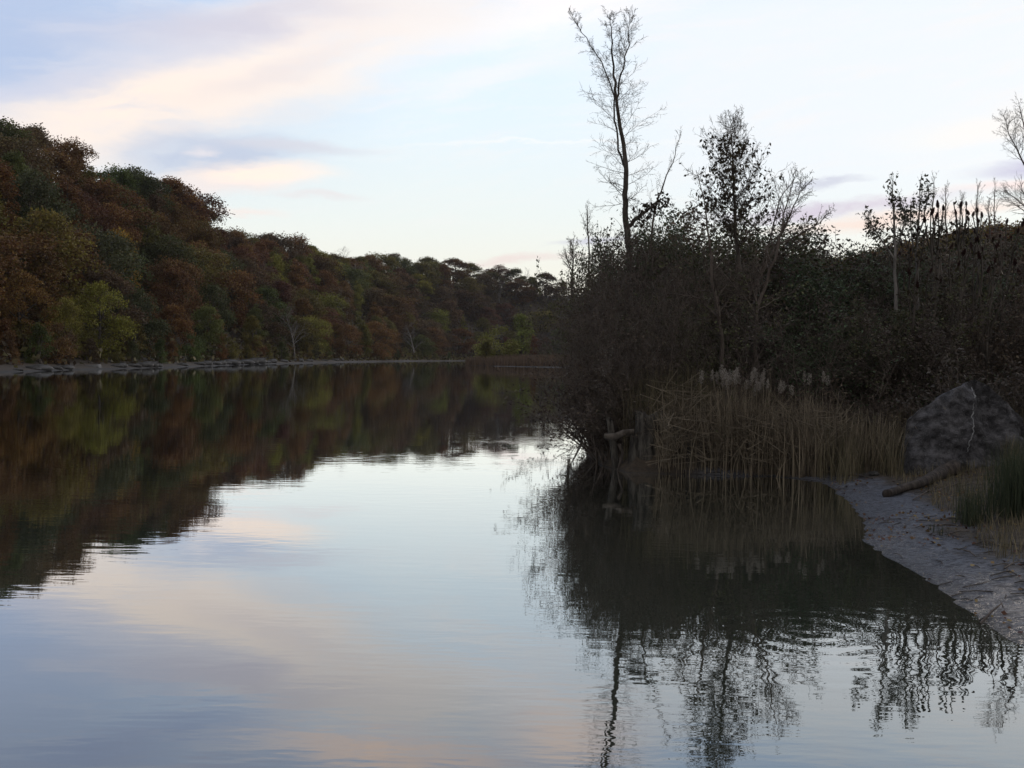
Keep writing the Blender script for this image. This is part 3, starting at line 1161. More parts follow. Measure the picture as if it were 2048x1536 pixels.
def placed_polys(polys, Y, r0, r1, rng, dj=0.06):
    """Pixel polylines to world polylines at distance Y, wandering a little in depth."""
    res = []
    for pl, a, b in polys:
        pts = []
        dy = 0.0
        for px, py in pl:
            pts.append(at(px, py, Y + dy))
            dy += rng.normal() * dj
        pts = np.array(pts)
        # resample finer with a slight wobble
        t = np.linspace(0, len(pts) - 1, (len(pts) - 1) * 3 + 1)
        i = np.minimum(t.astype(int), len(pts) - 2)
        q = pts[i] + (pts[i + 1] - pts[i]) * (t - i)[:, None]
        q[1:-1] += rng.normal(size=(len(q) - 2, 3)) * 0.012
        res.append((q, np.linspace(a, b, len(q))))
    return res


def dirs_of(q):
    d = np.gradient(q, axis=0)
    return d / np.linalg.norm(d, axis=1)[:, None]


def root_thing(name, foot):
    return thing(name, foot)


def localise(mb, foot):
    mb.v = [v - np.asarray(foot) for v in mb.v]
    return mb


def tall_bare_tree():
    rng = np.random.default_rng(41)
    Y = 22.5
    stems = placed_polys([
        ([(1266, 700), (1262, 560), (1257, 500), (1251, 440), (1249, 390), (1254, 345), (1246, 290), (1238, 240), (1233, 195), (1229, 150), (1224, 100), (1222, 55), (1219, 30)], 0.085, 0.004),
        ([(1252, 340), (1238, 300), (1231, 240), (1229, 195), (1214, 150), (1196, 112), (1172, 75), (1150, 45), (1140, 30)], 0.024, 0.003),
        ([(1233, 200), (1239, 165), (1250, 125), (1257, 90), (1259, 55), (1260, 22)], 0.024, 0.003),
        ([(1258, 452), (1272, 437), (1292, 420), (1312, 404), (1330, 394)], 0.05, 0.012),
    ], Y, 0, 0, rng)
    P = dict(n=[1, 7, 4, 3], wig=[0, 0.13, 0.2, 0.25], trop=[0, 0.05, 0.06, 0.04], tip=[0, 0.25, 0.3, 0.5],
             kids=[0, 8, 3], **{'from': [0, 0.12, 0.1]}, ang=[1.15, 0.75, 0.7], ratio=[0, 0.42, 0.45], rr=[0.24, 0.6, 0.7], taper=0.4, rmin=0.0029)
    out = []
    trunk = MB()
    for i, (q, r) in enumerate(stems):
        trunk.tube(q, r, 8)
        d = list(dirs_of(q))
        PP = dict(P)
        if i == 0:
            PP['kids'] = [56, 9, 4]
            PP['from'] = [0.28, 0.1, 0.1]
            side_shoots(rng, q, d, np.maximum(r * 0.6, 0.016), 1, 0, PP, out,
                        envelope=lambda t: 0.88 if 0.35 < t < 0.75 else 0.6 * (1.2 - t) + 0.16)
        elif i < 3:
            PP['kids'] = [26, 8, 4]
            PP['ang'] = [0.72, 0.65, 0.7]
            PP['from'] = [0.3, 0.1, 0.1]
            side_shoots(rng, q, d, np.maximum(r, 0.012), 1, 0, PP, out, envelope=lambda t: 0.64 * (1.1 - t) + 0.11)
        else:
            PP['kids'] = [7, 5, 2]
            side_shoots(rng, q, d, r, 1, 0, PP, out, envelope=lambda t: 0.5)
    twigs = MB()
    for lvl, pts, rad in out:
        twigs.tube(pts, rad, 3)
    lv = MB()
    tipq = stems[3][0]
    for c in range(60):
        q = tipq[rng.integers(4, len(tipq))]
        k = rng.integers(2, 7)
        lv.leaves(q + rng.normal(size=3) * np.array([.13, .13, .13]) - UP * 0.06 + rng.normal(size=(k, 3)) * 0.035, 0.085, rng, 0.6, droop=0.8)
    foot = stems[0][0][0].copy()
    foot[2] = tz(foot[0], foot[1])
    o = thing('tall_bare_tree', foot)
    obj('trunk', localise(trunk, foot), M_BARK, o)
    obj('branches', localise(twigs, foot), M_TWIG, o)
    obj('dead_leaves', localise(lv, foot), M_DRY, o, color=(0.035, 0.025, 0.015))
    tag(o, 'tallest bare tree leaning slightly left above the bank thicket', 'tree', 'trees on the right bank', ref=(1240, 200))
    # the slim leader right of it
    st = placed_polys([([(1285, 700), (1295, 560), (1305, 450), (1316, 395), (1334, 352), (1350, 310), (1361, 262)], 0.035, 0.004)], 23.5, 0, 0, rng)
    q, r = st[0]
    tb, tw, out = MB(), MB(), []
    tb.tube(q, r, 6)
    P['kids'] = [15, 6, 2]
    P['ang'] = [0.6, 0.6, 0.7]
    P['from'] = [0.35, 0.1, 0.1]
    side_shoots(rng, q, list(dirs_of(q)), np.maximum(r, 0.01), 1, 0, P, out, envelope=lambda t: 0.8 * (1.1 - t) + 0.12)
    for lvl, pts, rad in out:
        tw.tube(pts, rad, 3)
    foot = q[0].copy()
    foot[2] = tz(foot[0], foot[1])
    o = thing('bare_sapling', foot)
    obj('trunk', localise(tb, foot), M_TWIG, o)
    obj('branches', localise(tw, foot), M_TWIG, o)
    tag(o, 'slender bare sapling slanting right beside the tallest bare tree', 'sapling', 'bare saplings on the right bank', ref=(1340, 340))


tall_bare_tree()


def leafy_conical_tree():
    rng = np.random.default_rng(43)
    st = placed_polys([([(1488, 720), (1482, 600), (1476, 520), (1472, 450), (1470, 400), (1466, 340), (1464, 290), (1463, 246)], 0.055, 0.004)], 20.5, 0, 0, rng)
    q, r = st[0]
    P = dict(n=[1, 6, 4, 3], wig=[0, 0.12, 0.18, 0.25], trop=[0, 0.09, 0.06, 0.03], tip=[0, 0.2, 0.3, 0.5],
             kids=[66, 9, 4], **{'from': [0.30, 0.1, 0.1]}, ang=[0.85, 0.7, 0.7], ratio=[0, 0.4, 0.45], rr=[0.32, 0.6, 0.7], taper=0.4, rmin=0.0035)
    out = []
    side_shoots(rng, q, list(dirs_of(q)), np.maximum(r, 0.014), 1, 0, P, out, envelope=lambda t: 1.5 * (1.05 - t) ** 0.8 + 0.25)
    tb, tw, lv = MB(), MB(), MB()
    tb.tube(q, r, 8)
    for lvl, pts, rad in out:
        tw.tube(pts, rad, 3)
    z_hi = at(1466, 300, 20.5)[2]
    pts = points_on(out, (1, 2, 3), rng, 11.0, 0.02)
    pts = pts[pts[:, 2] < z_hi + 0.25]
    pts = pts[rng.uniform(size=len(pts)) < np.clip((z_hi + 0.5 - pts[:, 2]) / 1.2, 0.04, 0.17)]
    for c in pts:
        k = rng.integers(1, 4)
        lv.leaves(c + rng.normal(size=(k, 3)) * 0.03 - UP * 0.03, 0.085, rng, 0.5, droop=1.2)
    foot = q[0].copy()
    foot[2] = tz(foot[0], foot[1])
    o = thing('conical_tree', foot)
    obj('trunk', localise(tb, foot), M_BARK, o)
    obj('branches', localise(tw, foot), M_TWIG, o)
    obj('crown', localise(lv, foot), M_DRY, o, color=(0.045, 0.034, 0.018))
    tag(o, 'cone shaped tree with sparse dark hanging leaves above the thicket', 'tree', 'trees on the right bank', ref=(1470, 380))


leafy_conical_tree()


def pixel_bare(name, polys, Y, label, cat, seed, env, kids=(24, 6, 3), ang=0.8, frm=0.25, mat_t=None, mat_b=None, group='bare saplings on the right bank', trop=0.07, leaves=None, rmin=0.004):
    rng = np.random.default_rng(seed)
    st = placed_polys(polys, Y, 0, 0, rng)
    P = dict(n=[1, 6, 4, 3], wig=[0, 0.12, 0.2, 0.25], trop=[0, trop, 0.05, 0.03], tip=[0, 0.2, 0.3, 0.5],
             kids=list(kids), **{'from': [frm, 0.1, 0.1]}, ang=[ang, 0.7, 0.7], ratio=[0, 0.42, 0.45], rr=[0.45, 0.6, 0.7], taper=0.4, rmin=rmin)
    out = []
    tb, tw = MB(), MB()
    for q, r in st:
        tb.tube(q, r, 6)
        side_shoots(rng, q, list(dirs_of(q)), np.maximum(r, 0.01), 1, 0, P, out, envelope=env)
    for lvl, pts, rad in out:
        tw.tube(pts, rad, 3)
    foot = st[0][0][0].copy()
    foot[2] = tz(foot[0], foot[1])
    o = thing(name, foot)
    obj('trunk', localise(tb, foot), mat_t or M_PALE, o)
    obj('branches', localise(tw, foot), mat_b or mat_t or M_PALE, o)
    if leaves:
        per, size, colr, n_cl = leaves
        lv = MB()
        pts = points_on(out, (1, 2, 3), rng, per, 0.02)
        for c in pts:
            k = rng.integers(1, n_cl + 1)
            lv.leaves(c + rng.normal(size=(k, 3)) * 0.05, size, rng, 0.6, droop=0.4)
        obj('leaves', localise(lv, foot), M_DRY, o, color=colr)
    px, py = polys[0][0][len(polys[0][0]) // 2]
    tag(o, label, cat, group, ref=(px, py))
    return o


pixel_bare('bare_sapling', [([(1446, 770), (1442, 690), (1440, 640), (1424, 560), (1421, 500), (1412, 430), (1392, 340)], 0.05, 0.005), ([(1440, 640), (1400, 600), (1350, 588), (1322, 580)], 0.022, 0.004)],
           18.6, 'grey barked bare sapling with a low left branch above the reeds', 'sapling', 51, lambda t: 0.75 * (1.1 - t) + 0.15, mat_t=M_TWIG)
pixel_bare('bare_sapling', [([(1515, 780), (1512, 700), (1513, 625), (1535, 560), (1556, 500), (1566, 430), (1590, 352)], 0.05, 0.005), ([(1512, 630), (1485, 590), (1440, 540)], 0.025, 0.005), ([(1535, 560), (1500, 590), (1490, 540)], 0.016, 0.004)],
           18.9, 'pale forked bare sapling leaning right above the reeds', 'sapling', 52, lambda t: 0.8 * (1.1 - t) + 0.15, mat_t=M_TWIG)
pixel_bare('arching_shrub', [([(1500, 700), (1515, 560), (1555, 490), (1600, 468), (1632, 450), (1658, 425)], 0.035, 0.004), ([(1515, 560), (1560, 470), (1580, 430), (1600, 385), (1607, 370)], 0.025, 0.004), ([(1510, 600), (1540, 470), (1560, 400), (1592, 350)], 0.025, 0.004)],
           20.8, 'bare arching shrub reaching right across the sky beside the cone shaped tree', 'shrub', 53, lambda t: 0.7 * (1.1 - t) + 0.2, kids=(20, 6, 3), ang=0.6, mat_t=M_TWIG, trop=0.03)
pixel_bare('bare_tree', [([(2088, 560), (2074, 440), (2064, 350), (2052, 270), (2036, 200)], 0.085, 0.004), ([(2066, 360), (2038, 310), (2018, 268), (2010, 235)], 0.03, 0.004), ([(2073, 430), (2040, 405), (2010, 380)], 0.03, 0.004)],
           34, 'large bare tree at the right edge rising against the sky', 'tree', 54, lambda t: 1.05 * (1.1 - t) + 0.2, kids=(26, 7, 4), mat_t=M_TWIG, group='trees on the right bank', rmin=0.0035)
pixel_bare('bare_tree', [([(1143, 640), (1144, 560), (1146, 520), (1147, 484)], 0.11, 0.01)], 62,
           'small distant bare tree left of the bank thicket', 'tree', 55, lambda t: 1.5 * (1.1 - t) + 0.4, kids=(26, 7, 4), frm=0.45, mat_t=M_TWIG, group='trees on the right bank', rmin=0.008)
for i, (px, pt) in enumerate(((1868, 352), (1892, 372), (1955, 370), (1925, 395), (1990, 360), (1978, 402), (1175, 470))):
    pixel_bare('bare_sapling', [([(px + 4, 560), (px + 2, 480), (px - 2, 420), (px, pt)], 0.035, 0.004)], 27 + (i * 37 % 9),
               'thin bare sapling standing behind the sumac on the skyline' if px > 1500 else 'thin bare sapling at the left end of the bank thicket',
               'sapling', 60 + i, lambda t: 0.55 * (1.1 - t) + 0.15, kids=(18, 5, 2), ang=0.5, frm=0.3, mat_t=M_TWIG)
pixel_bare('tufted_sapling', [([(1792, 620), (1790, 500), (1786, 420), (1786, 356)], 0.035, 0.006), ([(1790, 520), (1755, 470), (1735, 432)], 0.018, 0.005), ([(1790, 510), (1812, 440), (1797, 395)], 0.018, 0.005)],
           20.0, 'pale leafy sapling with tufted tips on the skyline left of the sumac', 'sapling', 71, lambda t: 0.36 * (1.1 - t) + 0.12, kids=(22, 4, 0), ang=0.5, frm=0.3, mat_t=M_PALE,
           group='tufted saplings on the right bank', leaves=(5.5, 0.07, (0.10, 0.095, 0.06), 3))
pixel_bare('tufted_sapling', [([(1836, 620), (1832, 500), (1838, 430), (1843, 352)], 0.035, 0.006), ([(1834, 480), (1852, 420), (1857, 372)], 0.018, 0.005), ([(1834, 520), (1822, 460), (1822, 410)], 0.015, 0.005)],
           20.4, 'taller leafy sapling with tufted tips just left of the dark sumac heads', 'sapling', 72, lambda t: 0.34 * (1.1 - t) + 0.12, kids=(22, 4, 0), ang=0.5, frm=0.3, mat_t=M_PALE,
           group='tufted saplings on the right bank', leaves=(5.5, 0.07, (0.085, 0.085, 0.055), 3))
pixel_bare('overhanging_branch', [([(1262, 700), (1240, 640), (1215, 604), (1180, 590), (1130, 578), (1082, 566)], 0.03, 0.004)], 21,
           'dark leafless bough reaching left from the thicket over the river', 'branch', 73, lambda t: 0.4, kids=(14, 5, 2), frm=0.3, mat_t=M_TWIG, trop=-0.06, group='drooping boughs over the river')


# ---- shrubs

def twig_shrub(seed, H=3.0, spread=0.5, droop=0.0, nst=13, leaf=None, k1=9, k2=7):
    rng = np.random.default_rng(seed)
    P = dict(n=[7, 5, 4], wig=[0.10, 0.16, 0.22], trop=[0.02 - droop, 0.03 - droop * 1.5, 0.0 - droop], tip=[0.2, 0.3, 0.5],
             kids=[k1, k2], **{'from': [0.18, 0.1]}, ang=[0.7, 0.7], ratio=[0.42, 0.45], rr=[0.55, 0.65], taper=0.4, rmin=0.004)
    out = []
    for i in range(nst):
        a = rng.uniform(0, 6.283)
        tl = abs(rng.normal()) * spread
        d = np.array([math.cos(a) * tl, math.sin(a) * tl, 1])
        grow(rng, (math.cos(a) * 0.25 * rng.uniform(), math.sin(a) * 0.25 * rng.uniform(), -0.15), d, H * rng.uniform(0.7, 1.12), rng.uniform(0.012, 0.026), 0, P, out)
    st, tw = MB(), MB()
    for lvl, pts, rad in out:
        st.tube(pts, rad, 4 if lvl == 0 else 3)
    lv = None
    if leaf:
        per, size, asp = leaf
        lv = MB()
        pts = points_on(out, (1, 2), rng, per, 0.06)
        lv.leaves(pts, size, rng, asp, droop=0.5)
        lv = lv.mesh('foliage')
        lv.materials.append(M_DRY)
    m = st.mesh('stems')
    m.materials.append(M_TWIG)
    return m, lv


SH = {
    'twig': [twig_shrub(s, 3.0, 0.5, leaf=(4.0, 0.065, 0.5)) for s in (81, 82, 83)],
    'leaf': [twig_shrub(s, 3.0, 0.45, leaf=(30.0, 0.06, 0.6), nst=12) for s in (84, 85, 86)],
    'droop': [twig_shrub(s, 3.2, 0.34, droop=0.045, leaf=(9.0, 0.055, 0.45), nst=18) for s in (87, 88)],
    'low': [twig_shrub(s, 1.6, 0.7, leaf=(9.0, 0.06, 0.5), nst=14, k1=7, k2=5) for s in (89, 90)],
}
RB = {'dull brown': (0.095, 0.070, 0.050), 'olive': (0.080, 0.080, 0.038), 'dark green': (0.052, 0.070, 0.036), 'dark brown': (0.068, 0.052, 0.041), 'grey brown': (0.095, 0.083, 0.072)}
brng = random.Random(17)


def shrub(kind, x, y, h, hue, label, group, name=None, cat='shrub', narrow=1.0):
    H0 = 1.6 if kind == 'low' else 3.1
    st, lv = SH[kind][brng.randrange(len(SH[kind]))]
    s = h / H0
    z = tz(x, y)
    ww = min(1.25, max(0.8, 1.25 / max(s, 0.6) ** 0.3)) * brng.uniform(0.9, 1.15) * narrow
    o = thing(name or {'twig': 'twiggy_shrub', 'leaf': 'leafy_shrub', 'droop': 'drooping_shrub', 'low': 'low_shrub'}[kind], (x, y, z - 0.05), brng.uniform(0, 6.28), (s * ww, s * ww, s))
    obj('stems', st, None, o)
    if lv is not None:
        c = RB[hue]
        j = brng.uniform(0.8, 1.25)
        obj('foliage', lv, None, o, color=tuple(q * j for q in c))
    tag(o, label, cat, group, ref=proj((x, y, z + h * 0.75)))
    return o


TOP_X = [1100, 1150, 1185, 1240, 1300, 1400, 1450, 1540, 1600, 1690, 1760, 1850, 1950, 2048, 2300]
TOP_Y = [640, 560, 500, 478, 448, 432, 440, 465, 485, 500, 500, 478, 470, 468, 470]


def thicket():
    rng = np.random.default_rng(91)
    pl = []

    def free(x, y, r):
        return all((x - a) ** 2 + (y - b) ** 2 > r * r for a, b in pl)
    # back rows make the skyline, front rows step down to the reeds
    rows = [(24.5, 31.0, 0.93, 1.0, 34), (21.3, 24.5, 0.80, 0.97, 30), (18.4, 21.3, 0.50, 0.78, 30)]
    for ri, (y0, y1, f0, f1, cnt) in enumerate(rows):
        c = 0
        for _ in range(3000):
            px = rng.uniform((1300, 1275, 1250)[ri], 2130)
            y = rng.uniform(y0, y1)
            if px > 1850 and ri == 2 and y < 19.6:
                continue
            x = (px - 1024) / F * y
            if inside(np.array([x]), np.array([y]))[0] or not free(x, y, 0.72 + 0.25 * ri * 0):
                continue
            ytop = float(np.interp(px, TOP_X, TOP_Y))
            ztop = at(px, ytop, y)[2]
            g = tz(x, y)
            h = (ztop - g) * rng.uniform(f0, f1) * (0.93 if px > 1330 else 0.97)
            if h < 0.7:
                continue
            pl.append((x, y))
            kind = ['leaf', 'twig'][int(rng.uniform() < (0.30 if ri == 0 else 0.5))]
            if px < 1330 and ri > 0:
                kind = 'droop'
            hue = str(rng.choice(list(RB), p=[.28, .22, .14, .2, .16]))
            if 1280 < px < 1420 or 1560 < px < 1780:
                hue = str(rng.choice(['olive', 'dark green']))
            where = ('beside the tallest bare tree' if px < 1330 else 'around the cone shaped tree' if px < 1560 else
                     'left of the sumac' if px < 1780 else 'among the sumac above the boulder')
            row = ('skyline', 'midbank', 'reedside')[ri]
            ad = {'leaf': 'leafy', 'twig': 'twiggy', 'droop': 'drooping'}[kind]
            shrub(kind, x, y, h, hue, f'{ad} {hue} {row} shrub {where}', 'shrubs of the right bank thicket', narrow=0.6 if px < 1370 else 1.0)
            c += 1
            if c >= cnt:
                break
    # drooping growth over the water at the left end of the bank
    for i, (px, y, ytop) in enumerate(((1232, 18.4, 590), (1246, 18.0, 640), (1222, 19.6, 560), (1262, 19.2, 560), (1282, 18.2, 600), (1300, 17.9, 650), (1216, 21.5, 545), (1270, 17.6, 700), (1240, 17.6, 720),
                                       (1330, 18.0, 610), (1262, 20.6, 520), (1210, 24.0, 540), (1236, 23.0, 510), (1290, 22.0, 480))):
        x = (px - 1024) / F * y
        h = at(px, ytop, y)[2] - tz(x, y)
        shrub('droop', x, y, h, ['dark brown', 'dull brown', 'grey brown'][i % 3], f'dense {["dark", "dull", "grey"][i % 3]} brown shrub overhanging the river at the bank tip', 'shrubs overhanging the river', narrow=0.62)
    for i, (px, y, h) in enumerate(((1212, 17.9, 1.3), (1226, 17.5, 1.0), (1212, 18.6, 1.6), (1208, 19.8, 1.8), (1250, 17.3, 0.9), (1216, 21.0, 1.9), (1204, 18.9, 1.2), (1200, 20.6, 1.3), (1196, 22.4, 1.6), (1262, 17.5, 1.2), (1286, 17.4, 0.8))):
        shrub('low', (px - 1024) / F * y, y, h, ['dark brown', 'dull brown'][i % 2], f'low {["dark", "dull"][i % 2]} brown bush at the waterline of the bank tip', 'low bushes at the foot of the thicket')
    for px, y, ytop in ((1214, 24.5, 500), (1240, 23.4, 492), (1202, 27.5, 520), (1262, 24.0, 480), (1228, 26.0, 486)):
        x = (px - 1024) / F * y
        shrub('leaf', x, y, (at(px, ytop, y)[2] - tz(x, y)) * 0.95, 'olive', 'leafy olive skyline shrub at the left end of the thicket', 'shrubs of the right bank thicket', narrow=0.6)
    # low growth between reeds, boulder and thicket
    c = 0
    for _ in range(2000):
        px = rng.uniform(1300, 2140)
        y = rng.uniform(17.2, 19.5)
        x = (px - 1024) / F * y
        if not free(x, y, 0.55) or inside(np.array([x]), np.array([y]))[0]:
            continue
        pl.append((x, y))
        shrub('low', x, y, rng.uniform(1.0, 1.6), str(rng.choice(list(RB))), f'low scrubby bush {"behind the reeds" if px < 1780 else "by the boulder"} at the thicket foot', 'low bushes at the foot of the thicket')
        c += 1
        if c >= 22:
            break


thicket()


# ---- sumac with upright dark seed heads

def seed_head_mesh(seed):
    rng = np.random.default_rng(seed)
    mb = MB()
    n = 260
    t = rng.uniform(0, 1, n)
    r = 0.038 * np.sin(math.pi * np.clip(0.12 + 0.86 * t, 0, 1)) ** 0.8 * (1.15 - 0.5 * t)
    a = rng.uniform(0, 6.283, n)
    P = np.stack([r * np.cos(a), r * np.sin(a), t * 0.20], 1)
    mb.leaves(P, 0.035, rng, 0.7, tv=0.4)
    tt = np.linspace(0, 1, 6)
    mb.tube(np.stack([0 * tt, 0 * tt, tt * 0.19], 1), 0.03 * np.sin(math.pi * np.clip(0.15 + 0.83 * tt, 0, 1)) * (1.1 - 0.5 * tt), 6)
    return mb.mesh('seed_head')


HEADS = [seed_head_mesh(s) for s in (1, 2, 3)]
for me in HEADS:
    me.materials.append(M_SEED)


def sumac(i, tips, Y, label):
    rng = np.random.default_rng(200 + i)
    tips = [at(px, py, Y + rng.normal() * 0.25) for px, py in tips]
    cx = np.mean([t[0] for t in tips])
    foot = np.array([cx + rng.normal() * 0.1, Y, 0])
    foot[2] = tz(foot[0], foot[1])
    o = thing('sumac_shrub', foot)
    mb = MB()
    hub0 = foot + np.array([0, 0, (min(t[2] for t in tips) - foot[2]) * 0.55])
    mb.tube([foot - UP * 0.1, (foot + hub0) / 2 + rng.normal(size=3) * 0.06, hub0], [0.035, 0.03, 0.026], 6)
    lv = MB()
    tips.sort(key=lambda t: t[0])
    for c0 in range(0, len(tips), 3):
        grp = tips[c0:c0 + 3]
        hub = np.mean(grp, axis=0) * 0.62 + hub0 * 0.38
        mb.tube([hub0, (hub0 + hub) / 2 + rng.normal(size=3) * 0.04 - UP * 0.05, hub], [0.024, 0.02, 0.017], 5)
        for t in grp:
            mid = (hub + t) / 2 + rng.normal(size=3) * 0.04 - UP * 0.06
            mb.tube([hub, mid, t], [0.016, 0.013, 0.010], 4)
            k = 10
            lv.leaves(mid + rng.normal(size=(k, 3)) * 0.12, 0.11, rng, 0.4, droop=0.9)
    obj('stems', localise(mb, foot), M_BARK, o)
    obj('leaves', localise(lv, foot), M_DRY, o, color=(0.05, 0.042, 0.025))
    for t in tips:
        h = obj('seed_head', HEADS[rng.integers(0, 3)], None, o)
        h.location = tuple(t - foot - UP * 0.05)
        h.rotation_euler = (rng.normal() * 0.35, rng.normal() * 0.35, rng.uniform(0, 6.28))
        s = rng.uniform(0.42, 0.75)
        h.scale = (s, s, s)
    tag(o, label, 'sumac', 'sumac shrubs on the right bank', ref=(np.mean([proj(t)[0] for t in tips]), 430))


sumac(1, [(1876, 410), (1887, 416), (1862, 424), (1872, 432), (1886, 455), (1850, 440), (1866, 462)], 19.6, 'sumac with a tight dark cluster of seed heads right of the tufted saplings')
sumac(2, [(1907, 404), (1921, 409), (1933, 405), (1912, 425), (1912, 440), (1905, 462), (1938, 424)], 20.0, 'sumac holding the highest seed heads against the sky')
sumac(3, [(1955, 420), (1938, 436), (1945, 428), (1964, 430), (1958, 440), (1970, 442), (1950, 462)], 20.4, 'sumac with seven seed heads on the skyline right of the highest ones')
sumac(4, [(1826, 470), (1834, 458), (1845, 474), (1818, 480), (1852, 462), (1808, 466)], 20.2, 'sumac below the taller tufted sapling with low seed heads')
sumac(5, [(1790, 462), (1805, 488), (1775, 498), (1820, 500), (1798, 510)], 20.8, 'sumac at the left end of the sumac stand with low heads')
sumac(6, [(2013, 442), (2000, 470), (2022, 476), (1985, 478), (2036, 462), (2044, 448)], 20.6, 'sumac at the right edge with heads just above the brown hill')
sumac(7, [(1880, 500), (1900, 492), (1925, 505), (1942, 490), (1960, 512), (1915, 528)], 19.0, 'sumac lower on the slope in front of the skyline stand')
sumac(8, [(1840, 520), (1820, 545), (1860, 540), (1880, 560), (1835, 570)], 18.8, 'lowest sumac with dark heads against the shaded thicket')
sumac(9, [(1990, 520), (2010, 508), (2030, 525), (1975, 540), (2040, 545)], 19.2, 'sumac low at the right edge against the shaded thicket')
sumac(10, [(1952, 478), (1975, 470), (1990, 492), (1966, 498)], 19.8, 'small sumac between the skyline stand and the right edge')

# trees on the hill behind the right bank
for i in range(46):
    px = 1600 + (i * 97 % 560)
    y = 62 + (i * 41 % 46)
    x = (px - 1024) / F * y
    ytop = float(np.interp(px, [1560, 1690, 1780, 1900, 1985, 2048, 2200], [520, 508, 492, 462, 450, 442, 430])) + (i * 13 % 17)
    h = at(px, ytop, y)[2] - tz(x, y)
    kind = ('round', 'spreading', 'round', 'tall')[i % 4]
    hue = ('rust brown', 'brown', 'dark red', 'russet', 'olive')[i % 5]
    plant(kind, x, y, hue, max(4.0, h), f'{hue} {("round", "spreading", "rounded", "narrow")[i % 4]} tree on the hill behind the thicket', 'trees on the hill behind the right bank', wscale=1.15)

# ------------------------------------------------------------------ reeds, grass and plumes


def reeds():
    rng = np.random.default_rng(101)
    mb = MB()
    # standing dead reeds along the peninsula, heights stepping down to the water
    n = 9000
    px = rng.uniform(1312, 1800, n)
    y = rng.uniform(15.9, 18.4, n)
    x = (px - 1024) / F * y
    d = seg_dist(x, y, RS)
    k = (~inside(x, y)) & (d > 0.12) & (rng.uniform(size=n) < np.where(px > 1650, 0.45, 0.9))
    x, y, px = x[k], y[k], px[k]
    z = terrain(x, y)
    top = np.interp(px, [1312, 1350, 1450, 1540, 1620, 1700, 1800], [815, 785, 765, 770, 788, 805, 818])
    ztop = 1.8 + (731 - top) / F * y
    h = np.clip((ztop - z) * rng.uniform(0.5, 1.05, len(x)), 0.3, 1.9)
    h *= 0.6 + 0.65 * vnoise(x * 3.1, y * 3.1, 66)
    sw = np.stack([(vnoise(x * 2.3, y * 2.3, 67) - 0.5) * 1.7, (vnoise(x * 2.3, y * 2.3, 68) - 0.6) * 1.2, 0 * x], 1)
    blades(mb, rng, np.stack([x, y, z - 0.05], 1), h, rng.uniform(0.006, 0.02, len(x)), 0.24, seg=4, sway=sw)
    # broken stalks lying at all angles in the upper half of the stand
    m = 650
    qx = rng.uniform(1325, 1690, m)
    qy = rng.uniform(15.95, 17.2, m)
    for a, b in zip(qx, qy):
        X = (a - 1024) / F * b
        zz = tz(X, b) + rng.uniform(0.25, 0.95)
        th = rng.uniform(0, 6.283)
        el = rng.normal() * 0.45
        L = rng.uniform(0.12, 0.5)
        dv = np.array([math.cos(th) * math.cos(el), math.sin(th) * math.cos(el) * 0.6, math.sin(el)]) * L
        c = np.array([X, b, zz])
        mb.tube([c - dv, c + rng.normal(size=3) * 0.006, c + dv], [0.007, 0.006, 0.004], 3)
    # leaning sheaves over the water's edge
    m = 900
    px = rng.uniform(1320, 1640, m)
    yb = rng.uniform(15.95, 16.7, m)
    x = (px - 1024) / F * yb
    k = ~inside(x, yb)
    x, yb = x[k], yb[k]
    b = np.stack([x, yb, terrain(x, yb)], 1)
    blades(mb, rng, b, rng.uniform(0.5, 1.2, len(b)), rng.uniform(0.008, 0.02, len(b)), 0.4, seg=4, sway=(0, -0.5, 0))
    o = obj('dead_reeds', mb, M_REED)
    tag(o, 'stand of dead tan reeds along the edge of the bank', 'reeds', kind='stuff', ref=(1480, 850))
    # meadow grass between the reeds and the boulder and along the top of the mud
    mb = MB()
    n = 14000
    px = rng.uniform(1620, 2150, n)
    y = rng.uniform(9.0, 18.8, n)
    x = (px - 1024) / F * y
    d = seg_dist(x, y, RS)
    k = (~inside(x, y)) & (d > 0.95 + 0.6 * (vnoise(x * 1.3, y * 1.3, 5) - 0.5) - 0.9 * smooth((1760 - px) / 80))
    k &= ~((px > 1800) & (y < 15.0) & (rng.uniform(size=n) < 0.45))
    x, y, px = x[k], y[k], px[k]
    h = np.where((y > 15.2) & ~((px > 1812) & (px < 2062) & (y < 16.4)), rng.uniform(0.35, 0.95, len(x)), rng.uniform(0.06, 0.24, len(x)))
    blades(mb, rng, np.stack([x, y, terrain(x, y) - 0.03], 1), h, rng.uniform(0.005, 0.012, len(x)), 0.3, seg=3)
    o = obj('meadow_grass', mb, M_GRASS)
    tag(o, 'dull tall grass around the boulder above the mud', 'grass', kind='stuff', ref=(1760, 850))
    mb = MB()
    n = 2600
    px = rng.uniform(1250, 1420, n)
    y = rng.uniform(16.9, 18.6, n)
    x = (px - 1024) / F * y
    k = ~inside(x, y)
    x, y = x[k], y[k]
    blades(mb, rng, np.stack([x, y, terrain(x, y) - 0.03], 1), rng.uniform(0.5, 1.35, len(x)), rng.uniform(0.006, 0.012, len(x)), 0.2, seg=3)
    o = obj('bank_grass', mb, M_GRASS)
    tag(o, 'tall dull green grass behind the old pilings at the bank tip', 'grass', kind='stuff', ref=(1340, 800))


reeds()


